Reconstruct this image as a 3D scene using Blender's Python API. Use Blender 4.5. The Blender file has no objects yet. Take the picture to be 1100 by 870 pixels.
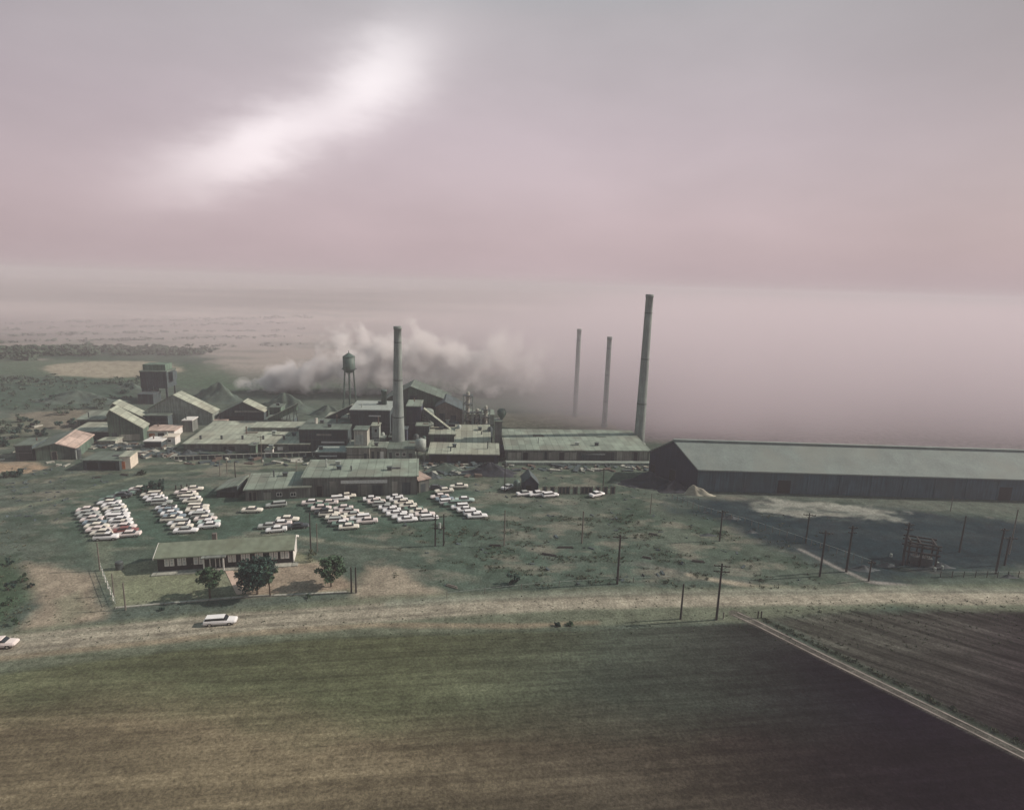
import bpy, math, random
import numpy as np
from mathutils import Vector, Matrix
random.seed(11)
R = math.radians
COL = bpy.context.scene.collection
scn = bpy.context.scene

# ------------------------------------------------------------------ camera
F_PX, CX, CY, CAMZ = 651.0, 550.0, 435.0, 50.0
PITCH, ROLL = R(11.3), R(1.75)
FW = Vector((0, math.cos(PITCH), -math.sin(PITCH)))
U0 = Vector((0, math.sin(PITCH), math.cos(PITCH)))
R0 = Vector((1, 0, 0))
RT = R0 * math.cos(ROLL) + U0 * math.sin(ROLL)
UP = U0 * math.cos(ROLL) - R0 * math.sin(ROLL)
CAM = Vector((0, 0, CAMZ))
cam_d = bpy.data.cameras.new('camera')
cam = bpy.data.objects.new('camera', cam_d)
COL.objects.link(cam)
M = Matrix((RT, UP, -FW)).transposed().to_4x4()
M.translation = CAM
cam.matrix_world = M
cam_d.sensor_width = 36
cam_d.lens = 36 * F_PX / 1100
cam_d.clip_start = 0.5
cam_d.clip_end = 60000
scn.camera = cam

def ray(px, py):
    return FW + RT * ((px - CX) / F_PX) + UP * ((CY - py) / F_PX)
def P(px, py, z=0.0):
    d = ray(px, py)
    t = (z - CAMZ) / d.z
    return CAM + d * t
def proj(v):
    d = v - CAM
    w = d.dot(FW)
    return CX + F_PX * d.dot(RT) / w, CY - F_PX * d.dot(UP) / w
def height_at(base, ytop):
    lo, hi = 0.0, 120.0
    for _ in range(40):
        m = (lo + hi) / 2
        if proj(base + Vector((0, 0, m)))[1] > ytop: lo = m
        else: hi = m
    return lo
def ppm(base):            # pixels per metre sideways at a place
    return F_PX / (base - CAM).dot(FW)

# ------------------------------------------------------------------ materials
def newmat(name):
    m = bpy.data.materials.new(name); m.use_nodes = True
    nt = m.node_tree
    return m, nt, nt.nodes, nt.links
def mat(name, col, rough=0.85, var=0.22, scale=1.2, streak=0.0, bump=0.0, metal=0.0, dirt=None, dirt_amt=0.0, seam=0.0):
    """procedural surface: base colour broken up by two noises, optional vertical streaks and patches of dirt"""
    m, nt, N, L = newmat(name)
    b = N['Principled BSDF']; b.inputs['Roughness'].default_value = rough; b.inputs['Metallic'].default_value = metal
    tc = N.new('ShaderNodeTexCoord')
    n1 = N.new('ShaderNodeTexNoise'); n1.inputs['Scale'].default_value = scale; n1.inputs['Detail'].default_value = 5
    L.new(tc.outputs['Object'], n1.inputs['Vector'])
    mr = N.new('ShaderNodeMapRange'); mr.inputs['From Min'].default_value = .3; mr.inputs['From Max'].default_value = .7
    mr.inputs['To Min'].default_value = 1 - var; mr.inputs['To Max'].default_value = 1 + var
    L.new(n1.outputs['Fac'], mr.inputs['Value'])
    last = mr.outputs['Result']
    if streak:
        mp = N.new('ShaderNodeMapping'); mp.inputs['Scale'].default_value = (1.6, 1.6, .12)
        L.new(tc.outputs['Object'], mp.inputs['Vector'])
        n2 = N.new('ShaderNodeTexNoise'); n2.inputs['Scale'].default_value = 1.5; n2.inputs['Detail'].default_value = 3
        L.new(mp.outputs['Vector'], n2.inputs['Vector'])
        m2 = N.new('ShaderNodeMapRange'); m2.inputs['From Min'].default_value = .3; m2.inputs['From Max'].default_value = .7
        m2.inputs['To Min'].default_value = 1 - streak; m2.inputs['To Max'].default_value = 1 + streak
        L.new(n2.outputs['Fac'], m2.inputs['Value'])
        mu = N.new('ShaderNodeMath'); mu.operation = 'MULTIPLY'
        L.new(last, mu.inputs[0]); L.new(m2.outputs['Result'], mu.inputs[1]); last = mu.outputs[0]
    vm = N.new('ShaderNodeVectorMath'); vm.operation = 'SCALE'; vm.inputs[0].default_value = col[:3]
    L.new(last, vm.inputs['Scale'])
    out = vm.outputs['Vector']
    if dirt:
        n3 = N.new('ShaderNodeTexNoise'); n3.inputs['Scale'].default_value = scale * .45; n3.inputs['Detail'].default_value = 6
        L.new(tc.outputs['Object'], n3.inputs['Vector'])
        m3 = N.new('ShaderNodeMapRange'); m3.inputs['From Min'].default_value = .48; m3.inputs['From Max'].default_value = .66
        m3.inputs['To Max'].default_value = dirt_amt
        L.new(n3.outputs['Fac'], m3.inputs['Value'])
        mx = N.new('ShaderNodeMix'); mx.data_type = 'RGBA'
        L.new(m3.outputs['Result'], mx.inputs['Factor']); L.new(out, mx.inputs[6]); mx.inputs[7].default_value = (*dirt, 1)
        out = mx.outputs[2]
    if seam:
        sx = N.new('ShaderNodeSeparateXYZ'); L.new(tc.outputs['Object'], sx.inputs[0])
        cur_ = None
        for ax, sp_ in (('X', seam), ('Y', seam*2.3)):
            q1 = N.new('ShaderNodeMath'); q1.operation = 'PINGPONG'; q1.inputs[1].default_value = sp_/2; L.new(sx.outputs[ax], q1.inputs[0])
            q2 = N.new('ShaderNodeMapRange'); q2.inputs['From Min'].default_value = .05; q2.inputs['From Max'].default_value = .12; q2.inputs['To Min'].default_value = .62; L.new(q1.outputs[0], q2.inputs['Value'])
            if cur_ is None: cur_ = q2.outputs['Result']
            else:
                q3 = N.new('ShaderNodeMath'); q3.operation = 'MULTIPLY'; L.new(cur_, q3.inputs[0]); L.new(q2.outputs['Result'], q3.inputs[1]); cur_ = q3.outputs[0]
        # each sheet a slightly different tone
        fl = N.new('ShaderNodeVectorMath'); fl.operation = 'SNAP'; fl.inputs[1].default_value = (seam, seam*2.3, 50); L.new(tc.outputs['Object'], fl.inputs[0])
        wn = N.new('ShaderNodeTexWhiteNoise'); L.new(fl.outputs[0], wn.inputs['Vector'])
        q4 = N.new('ShaderNodeMapRange'); q4.inputs['To Min'].default_value = .78; q4.inputs['To Max'].default_value = 1.16; L.new(wn.outputs['Value'], q4.inputs['Value'])
        q5 = N.new('ShaderNodeMath'); q5.operation = 'MULTIPLY'; L.new(cur_, q5.inputs[0]); L.new(q4.outputs['Result'], q5.inputs[1])
        sv = N.new('ShaderNodeVectorMath'); sv.operation = 'SCALE'; L.new(out, sv.inputs[0]); L.new(q5.outputs[0], sv.inputs['Scale']); out = sv.outputs[0]
    L.new(out, b.inputs['Base Color'])
    if bump:
        bp = N.new('ShaderNodeBump'); bp.inputs['Strength'].default_value = bump; bp.inputs['Distance'].default_value = .2
        L.new(n1.outputs['Fac'], bp.inputs['Height']); L.new(bp.outputs['Normal'], b.inputs['Normal'])
    return m

MT = dict(
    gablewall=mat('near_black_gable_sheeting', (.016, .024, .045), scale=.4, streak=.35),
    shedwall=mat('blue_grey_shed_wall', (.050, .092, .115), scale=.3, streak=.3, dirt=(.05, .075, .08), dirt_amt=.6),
    shedroof=mat('pale_shed_roof', (.215, .255, .235), scale=.25, var=.14, streak=.1, dirt=(.235, .255, .225), dirt_amt=.7),
    rust=mat('rusty_brown_iron', (.10, .075, .06), scale=2, var=.3),
    concrete=mat('stained_concrete', (.20, .24, .21), streak=.3, scale=.5, dirt=(.10, .12, .11), dirt_amt=.5),
    concrete_pale=mat('pale_concrete', (.36, .36, .31), streak=.3, scale=.5, dirt=(.16, .18, .16), dirt_amt=.5, seam=3.1),
    greyroof=mat('weathered_grey_roofing', (.22, .27, .22), scale=.35, streak=.15, dirt=(.16, .16, .13), dirt_amt=.6, seam=2.0),
    oliveroof=mat('olive_shingle_roof', (.175, .205, .15), scale=.9, var=.2, dirt=(.11, .12, .08), dirt_amt=.5),
    paleroof=mat('pale_sheet_roof', (.33, .36, .29), scale=.3, streak=.2, dirt=(.24, .23, .18), dirt_amt=.6, seam=1.7),
    pinkroof=mat('faded_red_sheet_roof', (.44, .34, .29), scale=.5, streak=.2, dirt=(.34, .25, .2), dirt_amt=.5, seam=1.8),
    greenroof=mat('dull_green_roof', (.115, .15, .125), scale=.4, streak=.15, dirt=(.1, .14, .11), dirt_amt=.6, seam=1.9),
    darkroof=mat('dark_slate_roof', (.06, .085, .09), scale=.5, streak=.2, seam=1.8),
    greenwall=mat('green_sheet_wall', (.10, .16, .12), scale=.5, streak=.35, dirt=(.06, .09, .08), dirt_amt=.6, seam=1.6),
    greywall=mat('grey_panel_wall', (.19, .21, .19), scale=.6, streak=.35, dirt=(.12, .13, .12), dirt_amt=.5, seam=2.6),
    darkwall=mat('sooty_dark_wall', (.05, .075, .08), scale=.5, streak=.4, seam=2.2),
    bluewall=mat('blue_black_sheeting', (.035, .045, .075), scale=.5, streak=.4, seam=2.4),
    brick=mat('dull_brick_wall', (.13, .115, .10), scale=.8, streak=.2),
    brown=mat('dark_brown_brick', (.022, .022, .022), scale=1.5, var=.3),
    white=mat('white_paint', (.72, .70, .66), rough=.6, scale=1.5, var=.08, dirt=(.5, .47, .42), dirt_amt=.4),
    cream=mat('cream_sunlit_wall', (.62, .56, .47), scale=.8, var=.12, dirt=(.42, .36, .3), dirt_amt=.4),
    orange=mat('rust_orange_door', (.45, .14, .05), scale=2),
    glass=mat('dark_glass', (.02, .025, .03), rough=.25, var=.1),
    curtain=mat('pale_window_blind', (.50, .52, .50), rough=.5, var=.2, scale=3),
    black=mat('black_void', (.015, .018, .018), rough=.95),
    wood=mat('tarred_wood_pole', (.022, .02, .018), scale=3, streak=.3),
    greywood=mat('grey_weathered_wood', (.13, .12, .10), scale=3, streak=.3),
    steel=mat('dull_dark_steel', (.05, .065, .065), rough=.6, scale=2),
    palesteel=mat('pale_grey_steel', (.30, .34, .31), rough=.6, scale=1.5, streak=.2),
    tankpaint=mat('dull_green_tank_paint', (.06, .10, .085), rough=.6, streak=.3, scale=.8),
    ceramic=mat('glazed_insulator', (.12, .10, .08), rough=.3),
    rubber=mat('tyre_rubber', (.02, .02, .02), rough=.9),
    chrome=mat('bright_chrome', (.6, .6, .58), rough=.25, metal=.8, var=.05),
    bark=mat('grey_brown_bark', (.09, .07, .05), scale=4),
    darkheap=mat('dark_ore', (.05, .065, .07), scale=.6, var=.4, bump=.6),
    greenheap=mat('green_grey_spoil', (.09, .125, .10), scale=.5, var=.35, bump=.6, dirt=(.05, .08, .07), dirt_amt=.7),
    paleheap=mat('pale_spoil', (.34, .32, .25), scale=.5, var=.3, bump=.6),
    coal=mat('coal', (.018, .022, .032), scale=.8, var=.4, bump=.8),
)

# ------------------------------------------------------------------ mesh helper
class MB:
    def __init__(s): s.v, s.f = [], []
    def add(s, vs, fs):
        n = len(s.v); s.v += [tuple(v) for v in vs]; s.f += [tuple(i + n for i in f) for f in fs]
        return s
    def box(s, x0, x1, y0, y1, z0, z1):
        return s.add([(x0,y0,z0),(x1,y0,z0),(x1,y1,z0),(x0,y1,z0),(x0,y0,z1),(x1,y0,z1),(x1,y1,z1),(x0,y1,z1)],
                     [(0,3,2,1),(4,5,6,7),(0,1,5,4),(1,2,6,5),(2,3,7,6),(3,0,4,7)])
    def tube(s, a, b, r0, r1=None, n=8):
        a, b = Vector(a), Vector(b); r1 = r0 if r1 is None else r1
        z = (b - a).normalized(); x = z.orthogonal().normalized(); y = z.cross(x)
        vs = []
        for c, r in ((a, r0), (b, r1)):
            for k in range(n):
                t = 2 * math.pi * k / n
                vs.append(c + (x * math.cos(t) + y * math.sin(t)) * r)
        fs = [(k, (k+1) % n, n + (k+1) % n, n + k) for k in range(n)] + [tuple(range(n))[::-1], tuple(range(n, 2*n))]
        return s.add(vs, fs)
    def lathe(s, prof, n=24, c=(0, 0)):
        vs = []; fs = []
        for r, z in prof:
            for k in range(n):
                t = 2 * math.pi * k / n
                vs.append((c[0] + r*math.cos(t), c[1] + r*math.sin(t), z))
        for i in range(len(prof)-1):
            for k in range(n):
                a = i*n + k; b = i*n + (k+1) % n
                fs.append((a, b, b+n, a+n))
        fs += [tuple(range(n))[::-1], tuple(range((len(prof)-1)*n, len(prof)*n))]
        return s.add(vs, fs)
    def prism(s, prof, a0, a1, axis='y'):
        """closed outline prof (u,z) extruded along y (u=x) or along x (u=y)"""
        n = len(prof)
        if axis == 'y': vs = [(u, a0, z) for u, z in prof] + [(u, a1, z) for u, z in prof]
        else: vs = [(a0, u, z) for u, z in prof] + [(a1, u, z) for u, z in prof]
        fs = [tuple(range(n)), tuple(range(n, 2*n))[::-1]] + [(i, n+i, n+(i+1) % n, (i+1) % n) for i in range(n)]
        return s.add(vs, fs)
    def build(s, name, m, parent=None, smooth=False):
        me = bpy.data.meshes.new(name)
        me.from_pydata(s.v, [], s.f); me.validate()
        import bmesh
        bm = bmesh.new(); bm.from_mesh(me); bmesh.ops.recalc_face_normals(bm, faces=bm.faces); bm.to_mesh(me); bm.free()
        if m: me.materials.append(MT[m] if isinstance(m, str) else m)
        if smooth: me.polygons.foreach_set('use_smooth', [True]*len(me.polygons))
        o = bpy.data.objects.new(name, me); COL.objects.link(o)
        if parent: o.parent = parent
        return o

def tag(o, label=None, cat=None, group=None, kind=None):
    if label: o['label'] = label
    if cat: o['category'] = cat
    if group: o['group'] = group
    if kind: o['kind'] = kind
    return o
def empty(name, loc, rz=0.0, label=None, cat=None, group=None):
    o = bpy.data.objects.new(name, None); COL.objects.link(o)
    o.location = loc; o.rotation_euler = (0, 0, rz); o.empty_display_size = .5
    return tag(o, label, cat, group)
def kids(o): return [c for c in bpy.data.objects if c.parent == o]

# ------------------------------------------------------------------ noise in numpy
def vnoise(x, y, seed=0):
    xi = np.floor(x).astype(np.int64); yi = np.floor(y).astype(np.int64)
    xf = x - xi; yf = y - yi
    u = xf*xf*(3-2*xf); v = yf*yf*(3-2*yf)
    def h(a, b):
        n = (a*374761393 + b*668265263 + seed*974634777) & 0x7fffffff
        n = ((n ^ (n >> 13)) * 1274126177) & 0x7fffffff
        return ((n ^ (n >> 16)) & 0xffff) / 65535.0
    return (h(xi, yi)*(1-u)+h(xi+1, yi)*u)*(1-v) + (h(xi, yi+1)*(1-u)+h(xi+1, yi+1)*u)*v
def fbm(x, y, sc, seed=0, o=4):
    t = 0; a = .5; s = 0
    for k in range(o):
        t = t + a*vnoise(x/sc*2**k, y/sc*2**k, seed+k*7); s += a; a *= .55
    return t/s
def polydist(X, Y, poly):
    """signed distance to polygon, positive inside (metres)"""
    d = np.full(X.shape, 1e18); inside = np.zeros(X.shape, bool)
    n = len(poly)
    for i in range(n):
        x1, y1 = poly[i]; x2, y2 = poly[(i+1) % n]
        ex, ey = x2-x1, y2-y1
        L = ex*ex+ey*ey+1e-9
        t = np.clip(((X-x1)*ex+(Y-y1)*ey)/L, 0, 1)
        d = np.minimum(d, (X-x1-t*ex)**2+(Y-y1-t*ey)**2)
        c = ((y1 > Y) != (y2 > Y)) & (X < (x2-x1)*(Y-y1)/(y2-y1+1e-12)+x1)
        inside ^= c
    d = np.sqrt(d)
    return np.where(inside, d, -d)
def linedist(X, Y, pts):
    d = np.full(X.shape, 1e18)
    for (x1, y1), (x2, y2) in zip(pts[:-1], pts[1:]):
        ex, ey = x2-x1, y2-y1
        L = ex*ex+ey*ey+1e-9
        t = np.clip(((X-x1)*ex+(Y-y1)*ey)/L, 0, 1)
        d = np.minimum(d, (X-x1-t*ex)**2+(Y-y1-t*ey)**2)
    return np.sqrt(d)
def PX(pts, z=0): return [tuple(P(a, b, z)[:2]) for a, b in pts]
# ------------------------------------------------------------------ the ground
def resample_(p, n):
    p = np.array(p); s = np.r_[0, np.cumsum(np.hypot(*np.diff(p, axis=0).T))]
    t = np.linspace(0, s[-1], n); return np.c_[np.interp(t, s, p[:, 0]), np.interp(t, s, p[:, 1])]
ROWS = []
y = -60.0
while y < 30: ROWS.append(y); y += 6
while y < 22000:
    ROWS.append(y); y += max(.30, y*y/(F_PX*CAMZ)*1.1)
ROWS = np.array(ROWS)
U = np.linspace(-1, 1, 1000)
YY, UU = np.meshgrid(ROWS, U, indexing='ij')
XX = UU*(40 + 1.15*np.maximum(YY, 0))
W1 = (fbm(XX, YY, 9, 3)-.5)*2; W2 = (fbm(XX, YY, 2.2, 5)-.5)*2; W0 = (fbm(XX, YY, 40, 9)-.5)*2
WX = (fbm(XX, YY*2.2, 14, 23)-.5)*2
dist = np.hypot(XX, YY)
# yard: green grey with worn patches
g1 = np.clip(.5+.9*W1, 0, 1)[..., None]; g2 = np.clip(.5+1.2*W2, 0, 1)[..., None]; g0 = np.clip(.5+1.3*W0, 0, 1)[..., None]
C = np.array([.060, .088, .068])*(1-g1)+np.array([.098, .122, .096])*g1
C = C*(1-.35*g0)+np.array([.10, .12, .11])*.35*g0
C = C*(.86+.28*g2)
def paint(col, dd, soft, amt=1.0, warp=1.5, wsrc=None):
    """lay an albedo over the ground where dd (distance inside the patch) is positive"""
    global C
    w = (W1*warp+W2*warp*.35) if wsrc is None else wsrc*warp
    m = np.clip((dd+w)/soft+.5, 0, 1); m = m*m*(3-2*m)*amt
    C = C*(1-m[..., None])+np.asarray(col)*m[..., None]*(.85+.3*g2)
def zone(px, col, soft=2.0, amt=1.0, warp=1.5, wsrc=None):
    d = polydist(XX, YY, PX(px)); paint(col, d, soft, amt, warp, wsrc); return d
def stroke(px, width, col, soft=1.0, amt=1.0, warp=.3):
    d = width/2-linedist(XX, YY, PX(px)); paint(col, d, soft, amt, warp); return d

# far country on the hazy plain: strips of fields, haze paled into their colour
ff = np.clip((YY-280)/60, 0, 1)[..., None]
st = fbm(XX*.22, YY, 95, 31, 3)[..., None]; st2 = fbm(XX*.4, YY, 260, 37, 3)[..., None]
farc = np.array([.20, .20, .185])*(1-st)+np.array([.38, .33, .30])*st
farc = farc*(.55+.75*np.clip((st2-.3)*2.2, 0, 1))
cell = (np.floor(XX/150+.3*np.sin(YY/300))*13.7+np.floor(YY/(40+YY*.18))*7.3); cell = (np.sin(cell*12.9898)*43758.5453) % 1.0
farc = farc*(.68+.55*cell[..., None])
tl = np.clip((fbm(XX*.6, YY*1.6, 26, 41)-.56)*9, 0, 1)[..., None]; farc = farc*(1-.45*tl)+np.array([.09, .125, .10])*.45*tl
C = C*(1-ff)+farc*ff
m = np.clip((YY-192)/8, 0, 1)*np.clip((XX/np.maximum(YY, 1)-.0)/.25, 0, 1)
C = C*(1-.9*m[..., None])+np.array([.36, .31, .32])*.9*m[..., None]  # pinkish haze painted into the ground colour beyond the chimneys
zone([(-60, 372), (60, 374), (190, 379), (230, 386), (210, 400), (180, 392), (50, 386), (-60, 388)], (.04, .075, .055), 12, .9, 6)
zone([(-200, 388), (60, 386), (240, 392), (260, 420), (150, 412), (40, 404), (-200, 398)], (.07, .11, .075), 12, .8, 6)
zone([(42, 396), (60, 391), (100, 388), (150, 388), (185, 391), (200, 397), (175, 405), (110, 406), (60, 403)], (.31, .28, .22), 5, .95, 3)
zone([(-200, 405), (40, 404), (130, 408), (160, 432), (60, 438), (-200, 446)], (.055, .09, .07), 8, .85, 8)
zone([(20, 445), (80, 440), (110, 450), (70, 462), (40, 462), (20, 470)], (.27, .21, .16), 5, .45, 5)
zone([(-200, 449), (30, 452), (36, 480), (-200, 492)], (.09, .12, .085), 5, .6, 6)
zone([(-200, 496), (30, 497), (60, 501), (30, 508), (-200, 506)], (.36, .26, .18), 3, .8, 3)
# dim mottled ground through the works
zone([(180, 484), (372, 478), (540, 486), (545, 512), (470, 512), (372, 500), (180, 500)], (.07, .10, .08), 3, .5, 3)
zone([(540, 444), (640, 446), (668, 463), (540, 462)], (.26, .24, .18), 5, .7, 4)
# pale lanes
stroke([(180, 497), (270, 499), (340, 497), (372, 500)], 1.6, (.27, .27, .20), 1.6, .7)
stroke([(0, 549), (60, 537), (120, 519), (160, 509), (240, 503), (360, 500)], 2.2, (.17, .19, .14), 2, .75)
stroke([(0, 521), (80, 510), (140, 507)], 1.8, (.2, .19, .14), 2, .5)
stroke([(120, 590), (200, 585), (300, 577), (360, 583), (460, 592)], 1.6, (.23, .23, .18), 1.6, .55)
stroke([(250, 577), (300, 574), (345, 580)], 1.6, (.38, .34, .27), 1.4, .6)
stroke([(665, 519), (720, 527), (790, 534), (860, 545), (920, 560)], 2.6, (.26, .24, .2), 2, .85)
stroke([(540, 585), (575, 588), (600, 604), (640, 600), (690, 606), (740, 617), (790, 626), (850, 631), (900, 635)], 2.2, (.17, .17, .15), 2.2, .6)
stroke([(740, 617), (780, 625), (812, 630), (850, 632)], 1.5, (.40, .35, .27), 1.2, .8)
# car park: darker oiled earth
cp = zone([(70, 535), (160, 520), (300, 530), (470, 522), (560, 530), (540, 562), (480, 578), (330, 582), (160, 588), (90, 592), (66, 570)], (.055, .10, .078), 8, .6, 3)
zone([(430, 575), (560, 575), (690, 585), (700, 628), (560, 632), (470, 632), (440, 610)], (.06, .095, .075), 6, .55, 4)
# patchy scrub and bare places over the yard right of the office
m = np.clip((fbm(XX, YY*1.8, 7, 51)-.54)*7, 0, 1)*np.clip((230-YY)/60, 0, 1)*np.clip((YY-94)/4, 0, 1)
C = C*(1-.5*m[..., None])+np.array([.24, .22, .18])*.5*m[..., None]
m = np.clip((fbm(XX, YY*1.8, 5, 61)-.56)*8, 0, 1)*np.clip((210-YY)/60, 0, 1)*np.clip((YY-94)/4, 0, 1)
C = C*(1-.6*m[..., None])+np.array([.035, .06, .042])*.6*m[..., None]
# dark cinder ground in front of the bank
cind = zone([(735, 533), (830, 536), (960, 545), (1090, 560), (1400, 590), (1400, 622), (1050, 614), (940, 622), (890, 606), (800, 575), (730, 550)], (.012, .026, .035), 8, .92, 5)
m = np.clip((fbm(XX, YY*2.2, 9, 103)-.5)*5, 0, 1)*np.clip((cind+6)/6, 0, 1)
C = C*(1-.3*m[..., None])+np.array([.06, .08, .08])*.3*m[..., None]
zone([(690, 510), (760, 512), (1300, 560), (1300, 570), (960, 545), (850, 537), (740, 535)], (.10, .12, .10), 4, .8, 2)
zone([(808, 541), (850, 537), (910, 541), (968, 549), (955, 558), (880, 556), (820, 551)], (.36, .36, .31), 3.0, .65, 6.5)
m = np.clip((fbm(XX, YY*2.5, 4, 95)-.5)*6, 0, 1)*np.clip((polydist(XX, YY, PX([(808, 541), (968, 545), (965, 560), (820, 556)]))+2)/3, 0, 1)
C = C*(1-.75*m[..., None])+np.array([.08, .10, .09])*.75*m[..., None]
stroke([(880, 547), (920, 553), (960, 556)], 1.5, (.08, .1, .09), 1.5, .6, 1.2)
stroke([(860, 590), (900, 610), (935, 625), (985, 630)], .9, (.30, .28, .26), .8, .8)
# pink dirt lot, left edge scrub
dl = zone([(28, 606), (50, 610), (103, 617), (108, 664), (60, 672), (18, 680), (42, 650)], (.285, .24, .185), 3, .9, 2.2)
m = np.clip((fbm(XX, YY*1.5, 6, 97)-.5)*5, 0, 1)*np.clip(dl/3, 0, 1)
C = C*(1-.6*m[..., None])+np.array([.19, .20, .135])*.6*m[..., None]
zone([(60, 645), (85, 636), (96, 655), (72, 664)], (.16, .17, .12), 3, .6, 2)
zone([(-200, 600), (10, 600), (30, 640), (14, 672), (-200, 690)], (.05, .085, .05), 3, .8, 2.5)
zone([(90, 572), (125, 580), (123, 600), (112, 640), (104, 612)], (.17, .19, .14), 2, .5, 1)
# office lawn
lawn_px = [(124, 652), (110, 612), (166, 600), (318, 592), (345, 604), (386, 634), (330, 637), (262, 641)]
lw = zone(lawn_px, (.19, .20, .14), 1.0, .9, .4)
zone([(250, 612), (346, 604), (384, 632), (265, 640)], (.30, .235, .185), 2, .75, 1.2)
zone([(168, 616), (220, 614), (225, 640), (130, 648), (130, 625)], (.19, .215, .135), 2, .5, 1.2)
# drive and road
drv = zone([(392, 606), (424, 607), (445, 622), (478, 640), (520, 650), (520, 662), (388, 660), (380, 636)], (.29, .25, .195), 3, .9, 2)
road_c = [(-260, 716), (0, 694), (110, 682), (240, 669), (400, 658), (520, 650), (640, 645), (800, 642), (960, 640), (1100, 641), (1400, 652)]
verge_px = [(-300, 712), (0, 678), (110, 668), (250, 655), (400, 640), (520, 636), (640, 631), (800, 630), (950, 630), (1100, 626), (1420, 628),
            (1420, 690), (1100, 660), (960, 652), (800, 668), (620, 674), (430, 681), (330, 684), (200, 695), (0, 722), (-300, 760)]
vg = zone(verge_px, (.135, .150, .108), 2, .85, .8)
rd = stroke(road_c, 5.0, (.30, .275, .22), 1.4, .95, .4)
stroke([(420, 648), (520, 641), (640, 637), (800, 636), (960, 633), (1100, 634), (1400, 640)], 2.2, (.19, .21, .17), 1.6, .6, .4)
stroke([(a, b-5) for a, b in road_c], .8, (.14, .14, .11), .6, .55, .2)
stroke([(a, b+5.5) for a, b in road_c[:6]], .7, (.15, .14, .11), .6, .55, .2)
stroke([(a, b+13) for a, b in road_c[:5]]+[(560, 672), (640, 668)], 1.2, (.28, .22, .16), 1, .6, .4)
stroke([(60, 706), (110, 703), (118, 703)], .5, (.04, .05, .03), .5, .6, .1)
# foreground stubble field: yellow green at one end, corner shade painted into the colour at the other
field_px = [(-420, 800), (0, 722), (200, 696), (330, 685), (430, 682), (620, 675), (800, 669), (806, 667), (1102, 814), (1500, 1010), (1500, 1500), (-600, 1500)]
fpoly = PX(field_px[:10])+[(60, -60), (-160, -60), (-160, 60)]
fd = polydist(XX, YY, fpoly)
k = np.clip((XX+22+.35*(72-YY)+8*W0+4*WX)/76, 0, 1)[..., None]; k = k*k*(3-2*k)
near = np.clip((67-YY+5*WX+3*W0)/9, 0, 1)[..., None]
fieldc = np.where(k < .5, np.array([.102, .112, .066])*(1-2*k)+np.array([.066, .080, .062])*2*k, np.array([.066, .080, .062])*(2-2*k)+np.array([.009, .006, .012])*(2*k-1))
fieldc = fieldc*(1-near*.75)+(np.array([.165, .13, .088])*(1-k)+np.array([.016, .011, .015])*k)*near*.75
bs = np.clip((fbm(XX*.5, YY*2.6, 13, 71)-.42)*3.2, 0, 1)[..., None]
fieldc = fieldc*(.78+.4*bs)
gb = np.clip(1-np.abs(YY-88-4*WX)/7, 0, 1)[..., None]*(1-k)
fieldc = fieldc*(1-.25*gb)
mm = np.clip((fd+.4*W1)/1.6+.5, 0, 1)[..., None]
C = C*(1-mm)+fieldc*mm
# ploughed field on the far side of the track
plough_px = [(826, 664), (900, 657), (1000, 655), (1110, 657), (1420, 672), (1700, 900), (1500, 1000), (1104, 806)]
pd_ = polydist(XX, YY, PX(plough_px))
k2 = np.clip((XX-46+.9*(84-YY)+5*W0)/38, 0, 1)[..., None]  # dark soil, deepened towards the corner by painted shade
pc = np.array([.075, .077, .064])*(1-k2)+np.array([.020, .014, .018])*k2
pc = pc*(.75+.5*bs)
mm = np.clip((pd_+.5*W1)/2.2+.5, 0, 1)[..., None]
C = C*(1-mm)+pc*mm
# farm track: two worn ruts with a weedy verge
track_px = [(790, 659), (812, 669), (880, 703), (960, 742), (1040, 781), (1102, 812), (1250, 886)]
tp = PX(track_px)
stroke([(a+9, b-3.5) for a, b in track_px[1:]], 1.0, (.022, .03, .022), .8, .85, .35)
td = linedist(XX, YY, tp)
paint((.10, .09, .08), 1.0-td, .4, .8, .05)
C = np.clip(C, .004, .8)
# relief: only centimetres to a few decimetres, more in the scrub
ZZ = (W2*.02+W1*.03)*np.clip(YY/60, 0, 1)*np.clip((260-YY)/60, 0, 1)-.02
ZZ = np.where(rd > -1, -.02, ZZ)

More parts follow.
